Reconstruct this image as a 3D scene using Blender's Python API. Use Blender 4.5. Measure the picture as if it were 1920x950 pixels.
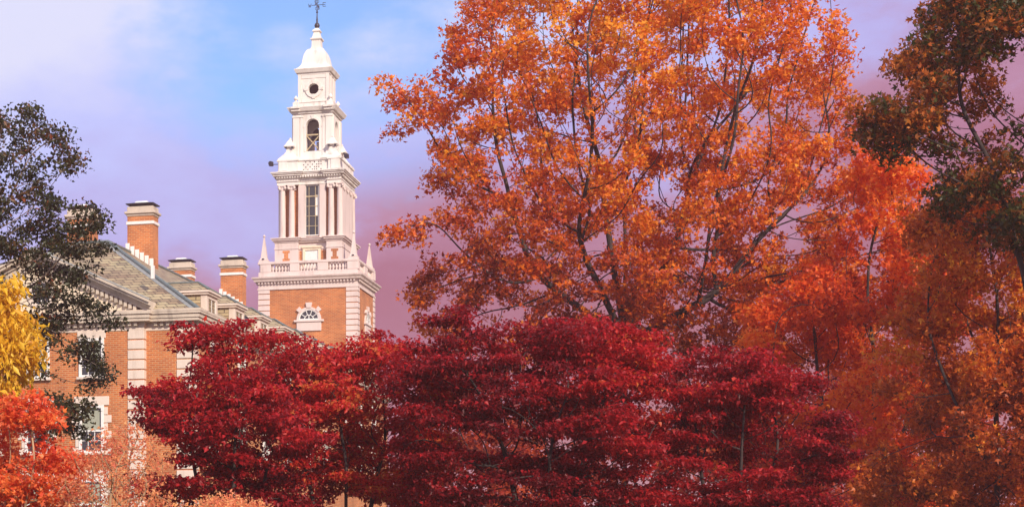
import bpy, math, random
import numpy as np
from mathutils import Vector, Matrix

for o in list(bpy.data.objects): bpy.data.objects.remove(o)
S = bpy.context.scene
COL = S.collection
R = math.radians
random.seed(7)

# ------------------------------------------------------------------ camera, sky, sun, exposure
F, CX, HY, EYE = 3200.0, 500.0, 1014.0, 1.7       # focal length (px of 1920), principal column, horizon row, eye height
cam = bpy.data.cameras.new('camera'); co = bpy.data.objects.new('camera', cam); COL.objects.link(co)
co.location = (0, 0, EYE); co.rotation_euler = (R(90), 0, 0)
cam.sensor_width = 36; cam.lens = F/1920*36
cam.shift_x = (960-CX)/1920; cam.shift_y = (HY-475)/1920
cam.clip_end = 6000; cam.clip_start = 0.5
S.camera = co

SUN_EL, SUN_AZ = R(30), R(27)                      # azimuth measured from behind the camera towards its right
sdir = Vector((math.sin(SUN_AZ)*math.cos(SUN_EL), -math.cos(SUN_AZ)*math.cos(SUN_EL), math.sin(SUN_EL)))
W = bpy.data.worlds.new('World'); S.world = W; W.use_nodes = True
nt = W.node_tree; nt.nodes.clear()
def wn(t, **k):
    n = nt.nodes.new(t)
    for a, b in k.items(): setattr(n, a, b)
    return n
out = wn('ShaderNodeOutputWorld')
sky = wn('ShaderNodeTexSky', sky_type='NISHITA', sun_disc=False, sun_elevation=SUN_EL, sun_rotation=math.pi-SUN_AZ,
         air_density=1.0, dust_density=0.3, ozone_density=4.0)
bg1 = wn('ShaderNodeBackground'); bg1.inputs[1].default_value = 0.15
tintn = wn('ShaderNodeMix', data_type='RGBA', blend_type='MULTIPLY'); tintn.inputs[0].default_value = 1; tintn.inputs[7].default_value = (.72, 1.0, 1.22, 1)
nt.links.new(sky.outputs[0], tintn.inputs[6]); nt.links.new(tintn.outputs[2], bg1.inputs[0])
tc = wn('ShaderNodeTexCoord')
sep = wn('ShaderNodeSeparateXYZ'); nt.links.new(tc.outputs['Generated'], sep.inputs[0])
mp = wn('ShaderNodeMapping'); mp.inputs['Scale'].default_value = (5.5, 5.5, 11.0); mp.inputs['Location'].default_value = (0.35, 0.0, 0.2)
nt.links.new(tc.outputs['Generated'], mp.inputs[0])
ns = wn('ShaderNodeTexNoise'); ns.inputs['Scale'].default_value = 1.0; ns.inputs['Detail'].default_value = 7; ns.inputs['Roughness'].default_value = .58
nt.links.new(mp.outputs[0], ns.inputs[0])
def mth(op, a, b=None):
    n = wn('ShaderNodeMath', operation=op)
    for i, v in enumerate((a, b)):
        if v is None: continue
        if isinstance(v, (int, float)): n.inputs[i].default_value = v
        else: nt.links.new(v, n.inputs[i])
    return n.outputs[0]
# evening cloud veil: mauve low down, lilac and nearly white higher up
el = mth('ADD', sep.outputs[2], mth('MULTIPLY', mth('SUBTRACT', ns.outputs[0], .5), .27))
el = mth('SUBTRACT', el, mth('MULTIPLY', sep.outputs[0], .25))
cr = wn('ShaderNodeValToRGB'); nt.links.new(el, cr.inputs[0])
e = cr.color_ramp.elements
e[0].position = 0.0; e[0].color = (.36, .11, .15, 1)
e[1].position = .31; e[1].color = (.70, .74, .97, 1)
for p, c in ((.10, (.38, .145, .235, 1)), (.145, (.46, .235, .38, 1)), (.185, (.45, .43, .82, 1)), (.24, (.50, .57, 1.0, 1))):
    q = e.new(p); q.color = c
bg2 = wn('ShaderNodeBackground'); bg2.inputs[1].default_value = .95
nt.links.new(cr.outputs[0], bg2.inputs[0])
gx = mth('MULTIPLY', mth('SUBTRACT', sep.outputs[0], .045), .75); gz = mth('SUBTRACT', sep.outputs[2], .315)
gap = mth('POWER', mth('ADD', mth('MULTIPLY', gx, gx), mth('MULTIPLY', gz, gz)), .5)      # a break in the cloud
cov = mth('ADD', mth('MULTIPLY', mth('SUBTRACT', ns.outputs[0], .5), 2.6), mth('MULTIPLY', mth('SUBTRACT', gap, .078), 11.0))
covn = wn('ShaderNodeMapRange', interpolation_type='SMOOTHSTEP'); nt.links.new(cov, covn.inputs[0])
covn.inputs[1].default_value = -.35; covn.inputs[2].default_value = .35
covn.inputs[3].default_value = .12; covn.inputs[4].default_value = 1.0
mx = wn('ShaderNodeMixShader'); nt.links.new(covn.outputs[0], mx.inputs[0])
nt.links.new(bg1.outputs[0], mx.inputs[1]); nt.links.new(bg2.outputs[0], mx.inputs[2]); nt.links.new(mx.outputs[0], out.inputs[0])

sl = bpy.data.lights.new('sun', 'SUN'); so = bpy.data.objects.new('sun', sl); COL.objects.link(so)
sl.energy = 4.6; sl.angle = R(.5); sl.color = (1.0, .86, .70)
so.rotation_euler = sdir.to_track_quat('Z', 'Y').to_euler(); so.location = (20, -30, 60)
vs = S.view_settings; vs.view_transform = 'Standard'; vs.look = 'None'; vs.exposure = 0.22; vs.gamma = 1; vs.use_curve_mapping = False
S.render.engine = 'CYCLES'
S.cycles.max_bounces = 5; S.cycles.volume_bounces = 0; S.cycles.diffuse_bounces = 3; S.cycles.glossy_bounces = 2; S.cycles.transmission_bounces = 4

# ------------------------------------------------------------------ materials
def newmat(name):
    m = bpy.data.materials.new(name); m.use_nodes = True
    return m, m.node_tree, m.node_tree.nodes['Principled BSDF']
def lk(t, a, b): t.links.new(a, b)
def ramp(t, stops):
    n = t.nodes.new('ShaderNodeValToRGB'); e = n.color_ramp.elements
    while len(e) < len(stops): e.new(.5)
    for i, (p, c) in enumerate(stops): e[i].position = p; e[i].color = (*c, 1)
    return n
def bump(t, b, h, dist, strength=.6):
    n = t.nodes.new('ShaderNodeBump'); n.inputs['Strength'].default_value = strength; n.inputs['Distance'].default_value = dist
    lk(t, h, n.inputs['Height']); lk(t, n.outputs[0], b.inputs['Normal'])
def wallvec(t, zs=1.0):
    tc = t.nodes.new('ShaderNodeTexCoord'); s = t.nodes.new('ShaderNodeSeparateXYZ'); lk(t, tc.outputs['Object'], s.inputs[0])
    a = t.nodes.new('ShaderNodeMath'); a.operation = 'ADD'; lk(t, s.outputs[0], a.inputs[0]); lk(t, s.outputs[1], a.inputs[1])
    z = t.nodes.new('ShaderNodeMath'); z.operation = 'MULTIPLY'; lk(t, s.outputs[2], z.inputs[0]); z.inputs[1].default_value = zs
    c = t.nodes.new('ShaderNodeCombineXYZ'); lk(t, a.outputs[0], c.inputs[0]); lk(t, z.outputs[0], c.inputs[1])
    return c.outputs[0], tc.outputs['Object']
def mat_stone(name, base, dirt, amount=.5, rough=.75, scale=.9):
    m, t, b = newmat(name)
    tc = t.nodes.new('ShaderNodeTexCoord')
    mpn = t.nodes.new('ShaderNodeMapping'); mpn.inputs['Scale'].default_value = (1.6, 1.6, .30); lk(t, tc.outputs['Object'], mpn.inputs[0])
    n = t.nodes.new('ShaderNodeTexNoise'); n.inputs['Scale'].default_value = scale; n.inputs['Detail'].default_value = 8; n.inputs['Roughness'].default_value = .65
    lk(t, mpn.outputs[0], n.inputs[0])
    r = ramp(t, [(.36, base), (.56, tuple(base[i]*(1-amount*.25)+dirt[i]*amount*.25 for i in range(3))), (.72, tuple(base[i]*(1-amount)+dirt[i]*amount for i in range(3)))])
    lk(t, n.outputs[0], r.inputs[0]); lk(t, r.outputs[0], b.inputs['Base Color']); b.inputs['Roughness'].default_value = rough
    n2 = t.nodes.new('ShaderNodeTexNoise'); n2.inputs['Scale'].default_value = 14; n2.inputs['Detail'].default_value = 4
    lk(t, tc.outputs['Object'], n2.inputs[0]); bump(t, b, n2.outputs[0], .012)
    return m
def mat_brick(name, c1, c2, mortar):
    m, t, b = newmat(name)
    v, ob = wallvec(t)
    k = t.nodes.new('ShaderNodeTexBrick'); lk(t, v, k.inputs['Vector'])
    k.inputs['Color1'].default_value = (*c1, 1); k.inputs['Color2'].default_value = (*c2, 1); k.inputs['Mortar'].default_value = (*mortar, 1)
    k.inputs['Scale'].default_value = 1; k.inputs['Brick Width'].default_value = .34; k.inputs['Row Height'].default_value = .115
    k.inputs['Mortar Size'].default_value = .020; k.inputs['Mortar Smooth'].default_value = .3; k.inputs['Bias'].default_value = -.1
    n = t.nodes.new('ShaderNodeTexNoise'); n.inputs['Scale'].default_value = .5; n.inputs['Detail'].default_value = 7; lk(t, ob, n.inputs[0])
    r = ramp(t, [(.3, (.66, .62, .62)), (.7, (1.14, 1.10, 1.05))]); lk(t, n.outputs[0], r.inputs[0])
    x = t.nodes.new('ShaderNodeMix'); x.data_type = 'RGBA'; x.blend_type = 'MULTIPLY'; x.inputs[0].default_value = 1
    lk(t, k.outputs[0], x.inputs[6]); lk(t, r.outputs[0], x.inputs[7]); lk(t, x.outputs[2], b.inputs['Base Color'])
    b.inputs['Roughness'].default_value = .85; bump(t, b, k.outputs['Fac'], -.02)
    return m
def mat_slate(name):
    m, t, b = newmat(name)
    v, ob = wallvec(t, 1.75)
    k = t.nodes.new('ShaderNodeTexBrick'); lk(t, v, k.inputs['Vector'])
    k.inputs['Color1'].default_value = (.42, .34, .21, 1); k.inputs['Color2'].default_value = (.24, .18, .13, 1); k.inputs['Mortar'].default_value = (.075, .06, .045, 1)
    k.inputs['Scale'].default_value = 1; k.inputs['Brick Width'].default_value = .62; k.inputs['Row Height'].default_value = .34
    k.inputs['Mortar Size'].default_value = .028; k.inputs['Bias'].default_value = -.2
    k2 = t.nodes.new('ShaderNodeTexBrick'); lk(t, v, k2.inputs['Vector'])
    k2.inputs['Color1'].default_value = (1, 1, 1, 1); k2.inputs['Color2'].default_value = (.60, .46, .47, 1); k2.inputs['Mortar'].default_value = (1, 1, 1, 1)
    k2.inputs['Scale'].default_value = 1; k2.inputs['Brick Width'].default_value = 1.24; k2.inputs['Row Height'].default_value = .34; k2.inputs['Mortar Size'].default_value = 0; k2.inputs['Bias'].default_value = -.3
    k2.offset_frequency = 3; k2.offset = .37
    n = t.nodes.new('ShaderNodeTexNoise'); n.inputs['Scale'].default_value = .8; n.inputs['Detail'].default_value = 6; lk(t, ob, n.inputs[0])
    r = ramp(t, [(.3, (.75, .78, .72)), (.7, (1.1, 1.08, 1.0))]); lk(t, n.outputs[0], r.inputs[0])
    x = t.nodes.new('ShaderNodeMix'); x.data_type = 'RGBA'; x.blend_type = 'MULTIPLY'; x.inputs[0].default_value = 1
    lk(t, k.outputs[0], x.inputs[6]); lk(t, k2.outputs[0], x.inputs[7])
    y = t.nodes.new('ShaderNodeMix'); y.data_type = 'RGBA'; y.blend_type = 'MULTIPLY'; y.inputs[0].default_value = 1
    lk(t, x.outputs[2], y.inputs[6]); lk(t, r.outputs[0], y.inputs[7]); lk(t, y.outputs[2], b.inputs['Base Color'])
    b.inputs['Roughness'].default_value = .7; bump(t, b, k.outputs['Fac'], -.03)
    return m
def mat_plain(name, c, rough=.5, metal=0.0, var=.25, scale=6):
    m, t, b = newmat(name)
    tc = t.nodes.new('ShaderNodeTexCoord')
    n = t.nodes.new('ShaderNodeTexNoise'); n.inputs['Scale'].default_value = scale; n.inputs['Detail'].default_value = 5; lk(t, tc.outputs['Object'], n.inputs[0])
    r = ramp(t, [(.3, tuple(x*(1-var) for x in c)), (.7, tuple(min(1, x*(1+var*.6)) for x in c))]); lk(t, n.outputs[0], r.inputs[0])
    lk(t, r.outputs[0], b.inputs['Base Color']); b.inputs['Roughness'].default_value = rough; b.inputs['Metallic'].default_value = metal
    return m
def mat_bark(name, c1, c2):
    m, t, b = newmat(name)
    tc = t.nodes.new('ShaderNodeTexCoord'); mpn = t.nodes.new('ShaderNodeMapping'); mpn.inputs['Scale'].default_value = (9, 9, 2); lk(t, tc.outputs['Object'], mpn.inputs[0])
    n = t.nodes.new('ShaderNodeTexNoise'); n.inputs['Scale'].default_value = 1; n.inputs['Detail'].default_value = 6; lk(t, mpn.outputs[0], n.inputs[0])
    r = ramp(t, [(.35, c1), (.65, c2)]); lk(t, n.outputs[0], r.inputs[0]); lk(t, r.outputs[0], b.inputs['Base Color'])
    b.inputs['Roughness'].default_value = .9; bump(t, b, n.outputs[0], .03)
    return m
def mat_leaf(name, stops, trans=.4, boost=1.5, rough=.45):
    m, t, b = newmat(name)
    a = t.nodes.new('ShaderNodeAttribute'); a.attribute_name = 'tint'
    r = ramp(t, stops); lk(t, a.outputs['Fac'], r.inputs[0]); lk(t, r.outputs[0], b.inputs['Base Color'])
    b.inputs['Roughness'].default_value = rough; b.inputs['Specular IOR Level'].default_value = .35
    tr = t.nodes.new('ShaderNodeBsdfTranslucent')
    g = t.nodes.new('ShaderNodeMix'); g.data_type = 'RGBA'; g.blend_type = 'MULTIPLY'; g.inputs[0].default_value = 1
    g.inputs[7].default_value = (boost, boost, boost, 1); lk(t, r.outputs[0], g.inputs[6]); lk(t, g.outputs[2], tr.inputs[0])
    mx = t.nodes.new('ShaderNodeMixShader'); mx.inputs[0].default_value = trans
    lk(t, b.outputs[0], mx.inputs[1]); lk(t, tr.outputs[0], mx.inputs[2]); lk(t, mx.outputs[0], t.nodes['Material Output'].inputs[0])
    return m
M = {}
M['white'] = mat_stone('white_painted_wood', (.80, .75, .70), (.36, .30, .25), .75)
M['stone'] = mat_stone('pink_wash_limestone', (.72, .60, .56), (.36, .27, .24), .7)  # red wash over the lower tower put into the stone colour
M['cornice'] = mat_stone('weathered_limestone', (.62, .53, .43), (.20, .17, .14), .8, scale=.7)
M['quoin'] = mat_stone('dressed_limestone', (.74, .63, .54), (.42, .33, .26), .6)
M['plaster'] = mat_stone('cream_stucco', (.80, .67, .50), (.50, .38, .26), .5)
M['brick'] = mat_brick('orange_brick', (.62, .19, .045), (.42, .11, .030), (.58, .34, .17))
M['slate'] = mat_slate('mixed_slate')
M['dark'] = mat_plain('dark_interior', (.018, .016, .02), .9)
M['iron'] = mat_plain('dark_iron', (.04, .045, .06), .45, .6)
M['lead'] = mat_plain('lead_flashing', (.30, .31, .29), .45, .3)
M['copper'] = mat_plain('aged_copper', (.16, .20, .19), .5, .3)
M['paint'] = mat_plain('white_window_paint', (.80, .79, .76), .4, 0, .08)
M['wood'] = mat_plain('weathered_wood', (.50, .40, .24), .7)
m, t, b = newmat('window_glass'); b.inputs['Base Color'].default_value = (.03, .035, .035, 1); b.inputs['Roughness'].default_value = .06; b.inputs['Specular IOR Level'].default_value = .7
nn = t.nodes.new('ShaderNodeTexNoise'); nn.inputs['Scale'].default_value = .7; bump(t, b, nn.outputs[0], .05, .3); M['glass'] = m
M['blind'] = mat_plain('window_blind', (.34, .36, .28), .8, 0, .12)
M['grass'] = mat_plain('lawn_grass', (.07, .085, .03), .95, 0, .5, 1.5)
M['path'] = mat_plain('path_paving', (.26, .23, .20), .9, 0, .25, 2)

# ------------------------------------------------------------------ mesh helpers
class MB:
    def __init__(s): s.v = []; s.f = []
    def add(s, vs, fs):
        k = len(s.v); s.v += [tuple(p) for p in vs]; s.f += [tuple(i+k for i in f) for f in fs]; return s
    def box(s, x0, x1, y0, y1, z0, z1):
        return s.add([(x0,y0,z0),(x1,y0,z0),(x1,y1,z0),(x0,y1,z0),(x0,y0,z1),(x1,y0,z1),(x1,y1,z1),(x0,y1,z1)],
                     [(0,3,2,1),(4,5,6,7),(0,1,5,4),(1,2,6,5),(2,3,7,6),(3,0,4,7)])
    def frus(s, cx, cy, z0, z1, a0, b0, a1, b1):
        return s.add([(cx-a0,cy-b0,z0),(cx+a0,cy-b0,z0),(cx+a0,cy+b0,z0),(cx-a0,cy+b0,z0),(cx-a1,cy-b1,z1),(cx+a1,cy-b1,z1),(cx+a1,cy+b1,z1),(cx-a1,cy+b1,z1)],
                     [(0,3,2,1),(4,5,6,7),(0,1,5,4),(1,2,6,5),(2,3,7,6),(3,0,4,7)])
    def sq(s, cx, cy, prof):                       # square stack: prof = [(z, a, b)...] closed at both ends
        vs = []; fs = []
        for z, a, b in prof: vs += [(cx-a,cy-b,z),(cx+a,cy-b,z),(cx+a,cy+b,z),(cx-a,cy+b,z)]
        n = len(prof)
        for i in range(n-1):
            for j in range(4): fs.append((i*4+j, i*4+(j+1)%4, (i+1)*4+(j+1)%4, (i+1)*4+j))
        fs.append((3,2,1,0)); k = (n-1)*4; fs.append((k,k+1,k+2,k+3))
        return s.add(vs, fs)
    def lathe(s, cx, cy, prof, n=12):              # prof = [(z, r)...]
        vs = []; fs = []
        for z, r in prof:
            for j in range(n): vs.append((cx+r*math.cos(2*math.pi*j/n), cy+r*math.sin(2*math.pi*j/n), z))
        for i in range(len(prof)-1):
            for j in range(n): fs.append((i*n+j, i*n+(j+1)%n, (i+1)*n+(j+1)%n, (i+1)*n+j))
        fs.append(tuple(range(n-1,-1,-1))); k = (len(prof)-1)*n; fs.append(tuple(range(k,k+n)))
        return s.add(vs, fs)
    def prism(s, poly, y0, y1):                    # polygon of (x, z), counter-clockwise seen from -y, extruded along y
        n = len(poly)
        vs = [(x,y0,z) for x,z in poly] + [(x,y1,z) for x,z in poly]
        fs = [tuple(range(n)), tuple(range(2*n-1,n-1,-1))] + [(i, i+n, (i+1)%n+n, (i+1)%n) for i in range(n)]
        return s.add(vs, fs)
    def prismx(s, poly, x0, x1):                   # polygon of (y, z) extruded along x
        n = len(poly)
        vs = [(x0,y,z) for y,z in poly] + [(x1,y,z) for y,z in poly]
        fs = [tuple(range(n-1,-1,-1)), tuple(range(n,2*n))] + [(i, (i+1)%n, (i+1)%n+n, i+n) for i in range(n)]
        return s.add(vs, fs)
    def ring(s, cx, cz, r0, r1, y0, y1, a0=0.0, a1=360.0, n=28):   # annulus in the x-z plane
        vs = []; fs = []; full = abs(a1-a0) >= 359.9
        m = n if full else n+1
        for i in range(m):
            a = R(a0+(a1-a0)*i/n); c, q = math.cos(a), math.sin(a)
            vs += [(cx+r0*c,y0,cz+r0*q),(cx+r1*c,y0,cz+r1*q),(cx+r1*c,y1,cz+r1*q),(cx+r0*c,y1,cz+r0*q)]
        for i in range(n):
            j = (i+1) % m
            for k in range(4): fs.append((i*4+k, i*4+(k+1)%4, j*4+(k+1)%4, j*4+k))
        if not full: fs += [(0,1,2,3), (n*4+3,n*4+2,n*4+1,n*4)]
        return s.add(vs, fs)
    def bar(s, p, q, r, n=6):
        p, q = Vector(p), Vector(q); d = (q-p).normalized(); u = d.orthogonal().normalized(); w = d.cross(u)
        vs = [x + u*(r*math.cos(2*math.pi*j/n)) + w*(r*math.sin(2*math.pi*j/n)) for x in (p, q) for j in range(n)]
        return s.add(vs, [(j,(j+1)%n,(j+1)%n+n,j+n) for j in range(n)] + [tuple(range(n-1,-1,-1)), tuple(range(n,2*n))])
    def build(s, name, mat, parent=None, smooth=False, bevel=0, loc=None):
        me = bpy.data.meshes.new(name); me.from_pydata(s.v, [], s.f); me.update()
        import bmesh
        bm = bmesh.new(); bm.from_mesh(me); bmesh.ops.recalc_face_normals(bm, faces=bm.faces); bm.to_mesh(me); bm.free()
        me.materials.append(M[mat] if isinstance(mat, str) else mat)
        o = bpy.data.objects.new(name, me); COL.objects.link(o)
        if parent: o.parent = parent
        if loc: o.location = loc
        if smooth:
            me.polygons.foreach_set('use_smooth', [True]*len(me.polygons))
            me.set_sharp_from_angle(angle=R(40))
        if bevel:
            bv = o.modifiers.new('bevel', 'BEVEL'); bv.width = bevel; bv.segments = 1; bv.limit_method = 'ANGLE'
        return o
def empty(name, loc, rz=0, parent=None):
    o = bpy.data.objects.new(name, None); COL.objects.link(o); o.location = loc; o.rotation_euler = (0, 0, rz); o.empty_display_size = .3
    if parent: o.parent = parent
    return o
def tag(o, label, cat, group=None, kind=None):
    if label: o['label'] = label
    if cat: o['category'] = cat
    if group: o['group'] = group
    if kind: o['kind'] = kind
    return o
def copy_tree(o, parent=None, off=None):
    c = o.copy(); COL.objects.link(c)
    if parent: c.parent = parent
    if off: c.location = Vector(c.location) + Vector(off)
    for ch in list(o.children): copy_tree(ch, c)
    return c

# ------------------------------------------------------------------ ground
n = 48; vs = []; fs = []
rad = [0, 30, 60, 90, 120, 160, 220, 320, 600, 1200, 3000]
vs.append((0, 60, 0))
for r in rad[1:]:
    for j in range(n):
        a = 2*math.pi*j/n; vs.append((r*math.cos(a), 60+r*math.sin(a), 0))
for j in range(n): fs.append((0, 1+j, 1+(j+1) % n))
for i in range(len(rad)-2):
    for j in range(n): fs.append((1+i*n+j, 1+(i+1)*n+j, 1+(i+1)*n+(j+1) % n, 1+i*n+(j+1) % n))
g = MB().add(vs, fs).build('ground', 'grass'); tag(g, None, None, kind='structure')
p = MB().add([(-60, -3, .004), (60, -3, .004), (60, 3.5, .004), (-60, 3.5, .004)], [(0, 1, 2, 3)]).build('path', 'path'); tag(p, None, None, kind='structure')

# ------------------------------------------------------------------ added rosy haze, tinted to lift shadows with a reddish veil
hz = MB().box(-3010, 3010, -2945, 3065, -1, 56).build('haze', 'path'); tag(hz, None, None, kind='stuff')
hm = bpy.data.materials.new('added_haze_air'); hm.use_nodes = True; hm.node_tree.nodes.clear()
ho_ = hm.node_tree.nodes.new('ShaderNodeOutputMaterial'); hv = hm.node_tree.nodes.new('ShaderNodeVolumePrincipled')
hv.inputs['Density'].default_value = .00075; hv.inputs['Color'].default_value = (.92, .56, .60, 1)
hm.node_tree.links.new(hv.outputs[0], ho_.inputs['Volume']); hz.data.materials.clear(); hz.data.materials.append(hm)

# ------------------------------------------------------------------ brick wing (local x to the right along the front, y into depth)
TH = math.atan((1371-CX)/F)
cT, sT = math.cos(TH), math.sin(TH)
O = Vector(((362-CX)/F*95, 95, 0))
wing = empty('brick_building', O, -TH)
tag(wing, 'long brick college building with slate hip roof, white pediment and tall chimneys at the left', 'building')
UC, UW = -9.16, 9.16
LEN = 55.6
ZE = 14.5; OV = .55
RUN = 8.57; RISE = 5.54; SL = RISE/RUN
WB = MB().box(-2*UW, 0, 0, LEN, 0, 13.66)
WB.box(-15.53, -2.79, -.35, .2, 0, 13.66)
WB.build('wall', 'brick', wing)
# plinth, quoins
MB().box(-2*UW-.08, .08, -.43, LEN, 0, 1.4).box(-15.61, -2.71, -.45, -.43+.01, 0, 1.38).build('plinth', 'quoin', wing)
def quoins(x0, x1, y0, y1, z0, z1, mat='quoin', parent=wing, h=.56, gap=.07):
    mb = MB(); z = z1
    while z-h > z0:
        mb.box(x0, x1, y0, y1, z-h+gap, z); z -= h
    return mb.build('quoin', mat, parent, bevel=.02)
for x0, x1, y0, y1 in ((-3.72, -2.75, -.40, .55), (-.95, .05, -.05, .95), (-15.57, -14.6, -.40, .55), (-2*UW-.05, -2*UW+.95, -.05, .95)):
    quoins(x0, x1, y0, y1, 1.5, 13.5)
# entablature: frieze, dentils, cornice following the pavilion break
def entab(mb, z0, z1, ov):
    mb.box(-2*UW-ov, ov, -ov, LEN, z0, z1)
    mb.box(-15.53-ov, -2.79+ov, -.35-ov, .5-ov, z0+.003, z1+.003)
fr = MB(); entab(fr, 13.5, 13.70, .04); fr.build('frieze', 'quoin', wing)
cn = MB(); entab(cn, 13.95, 14.12, .46); entab(cn, 14.12, 14.34, .52); entab(cn, 14.34, 14.5, .60); entab(cn, 13.7, 13.95, .10)
cn.build('cornice', 'cornice', wing)
dn = MB()
def dent_row(x0, x1, y):
    k = int((x1-x0)/.36)
    for i in range(k): dn.box(x0+(i+.25)*.36, x0+(i+.75)*.36, y-.26, y-.10, 13.74, 13.945)
dent_row(-2.3, .1, 0); dent_row(-15.6, -2.7, -.35); dent_row(-2*UW-.1, -16, 0)
for i in range(int(LEN/.36)): dn.box(.10, .27, i*.36+.1, i*.36+.28, 13.74, 13.945)
dn.build('dentil_course', 'cornice', wing)
# roof: truncated hip
e0, e1 = -2*UW-OV+.06, OV-.06
t0, t1 = -2*UW-OV+RUN, OV-RUN
ZT = ZE+RISE
rv = [(e0,-OV+.06,ZE+.01),(e1,-OV+.06,ZE+.01),(e1,LEN,ZE+.01),(e0,LEN,ZE+.01),(t0,-OV+RUN,ZT),(t1,-OV+RUN,ZT),(t1,LEN,ZT),(t0,LEN,ZT)]
rf = MB().add(rv, [(0,1,5,4),(1,2,6,5),(2,3,7,6),(3,0,4,7),(4,5,6,7),(0,3,2,1)]).build('roof', 'slate', wing)
hp = MB()
for a, b in ((rv[1], rv[5]), (rv[0], rv[4]), (rv[5], rv[6]), (rv[4], rv[7]), (rv[4], rv[5])):
    hp.bar(Vector(a)+Vector((0,0,.05)), Vector(b)+Vector((0,0,.05)), .11, 8)
hp.build('ridge_roll', 'copper', rf)
fl = MB()
for sx, a, b in ((1, rv[1], rv[5]), (-1, rv[0], rv[4])):
    a, b = Vector(a), Vector(b); d = b-a
    n1 = Vector((0, -RISE, RUN)).normalized(); n2 = Vector((sx*RISE, 0, RUN)).normalized()
    for nrm, side in ((n1, Vector((-sx,0,0))), (n2, Vector((0,1,0)))):
        s_ = side*.42; o_ = nrm*.02
        fl.add([a+o_, b+o_, b+s_+o_, a+s_*1.0+o_], [(0,1,2,3)])
fl.build('hip_flashing', 'lead', rf)
MB().box(-2*UW-.62, .62, -.62, -.50, 14.46, 14.60).box(.50, .62, -.50, LEN, 14.46, 14.60).build('gutter', 'cornice', rf)
# pediment on the pavilion
PH = 3.15; PW = 6.37+.55
pe = MB()
pe.prism([(UC-PW+.5, 14.5), (UC+PW-.5, 14.5), (UC, 14.5+PH-.35)], -.38, .3)
tymp = pe.build('pediment', 'plaster', wing)
rk = MB(); al = math.atan2(PH, PW)
for sx in (-1, 1):
    dk = MB()
    for off, th, y in ((-.62, .20, -.52), (-.42, .18, -.66), (-.24, .16, -.98), (-.08, .12, -1.10)):
        e = (UC+sx*(PW+.0), 14.5+off+.52); a = (UC, 14.5+PH+off+.52)
        rk.prism([e, (e[0], e[1]+th), (a[0], a[1]+th), a] if sx < 0 else [a, (a[0], a[1]+th), (e[0], e[1]+th), e], y, .2)
    for i in range(24):
        f = (i+.6)/25; x = UC+sx*PW*(1-f); z = 14.5+PH*f-.27
        if z < 14.62: continue
        dk.box(x-.09, x+.09, -.60, -.38, z-.12, z+.16)
    dk.build('dentil_course', 'cornice', tymp)
rk.build('raking_cornice', 'cornice', tymp)
# gable roof of the pavilion running back into the hip
g2 = MB(); yb = -OV + (PH+.55)/SL + .4
for sx in (-1, 1):
    g2.add([(UC+sx*PW, -.95, 14.5+.575), (UC, -.95, 14.5+PH+.575), (UC, yb, 14.5+PH+.575), (UC+sx*PW, .6, 14.5+.575), (UC+sx*PW, .6, 14.3), (UC, yb, 14.3)],
           [(0,1,2,3)])
g2.build('gable_roof', 'slate', tymp)
gl = MB()
for sx in (-1, 1):
    for k, r_ in ((0, .07), (.55, .035)):
        gl.bar((UC+sx*(PW-k*.4), -.95+k*1.6, 14.5+.60+k*.18), (UC, -.95+k*1.6, 14.5+PH+.60), r_)
gl.build('rake_flashing', 'lead', tymp)
# round window in the pediment
zc = 15.75
oc = MB().ring(UC+.25, zc, .62, .86, -.46, -.37).build('round_window', 'quoin', tymp)
gg = MB(); n = 24
gg.add([(UC+.25+.63*math.cos(2*math.pi*i/n), -.395, zc+.63*math.sin(2*math.pi*i/n)) for i in range(n)], [tuple(range(n))]); gg.build('pane', 'glass', oc)
MB().box(UC+.22, UC+.28, -.43, -.40, zc-.62, zc+.62).box(UC-.37, UC+.87, -.43, -.40, zc-.03, zc+.03).build('glazing_bar', 'paint', oc)
# sash windows: a window is frame > pane, blind, glazing bars, lintel, sill
def window(parent, x, z0, z1, y, w=1.5, keyed=False):
    fr = MB(); f = .17
    fr.box(x-w/2, x-w/2+f, y-.10, y+.06, z0, z1).box(x+w/2-f, x+w/2, y-.10, y+.06, z0, z1)
    fr.box(x-w/2+f, x+w/2-f, y-.10, y+.06, z1-f, z1).box(x-w/2+f, x+w/2-f, y-.10, y+.06, z0, z0+f*.7)
    o = fr.build('window', 'paint', parent, bevel=.012)
    a, b = x-w/2+f, x+w/2-f; zm = z0+(z1-z0)*.46
    sb = MB().box(a, b, y-.085, y-.005, zm-.05, zm+.05)
    for q in (1/3, 2/3): sb.box(a+(b-a)*q-.018, a+(b-a)*q+.018, y-.055, y-.015, z0+f*.7, zm-.05)
    sb.box(a, b, y-.052, y-.017, (z0+f*.7+zm)/2-.018, (z0+f*.7+zm)/2+.018)
    sb.build('sash_bar', 'paint', o)
    MB().box(a, b, y-.012, y+.004, z0+f*.7, z1-f).build('pane', 'glass', o)
    MB().box(a+.02, b-.1, y-.016, y-.0125, zm+.06, z1-f-.12).build('blind', 'blind', o)
    MB().box(x-w/2-.1, x+w/2+.1, y-.2, y, z0-.13, z0).build('sill', 'quoin', o, bevel=.012)
    if keyed:
        k = MB().box(x-w/2-.30, x+w/2+.30, y-.07, y+.02, z1, z1+.5)
        z = z0-.13; i = 0
        while z+.4 < z1:
            d = .44 if i % 2 == 0 else .22
            k.box(x-w/2-d, x-w/2, y-.06, y+.02, z, z+.42).box(x+w/2, x+w/2+d, y-.06, y+.02, z, z+.42); z += .45; i += 1
        k.build('stone_surround', 'quoin', o, bevel=.015)
    else:
        MB().box(x-w/2-.1, x+w/2+.1, y-.07, y+.02, z1, 13.5).build('lintel', 'quoin', o, bevel=.015)
    return o
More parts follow.
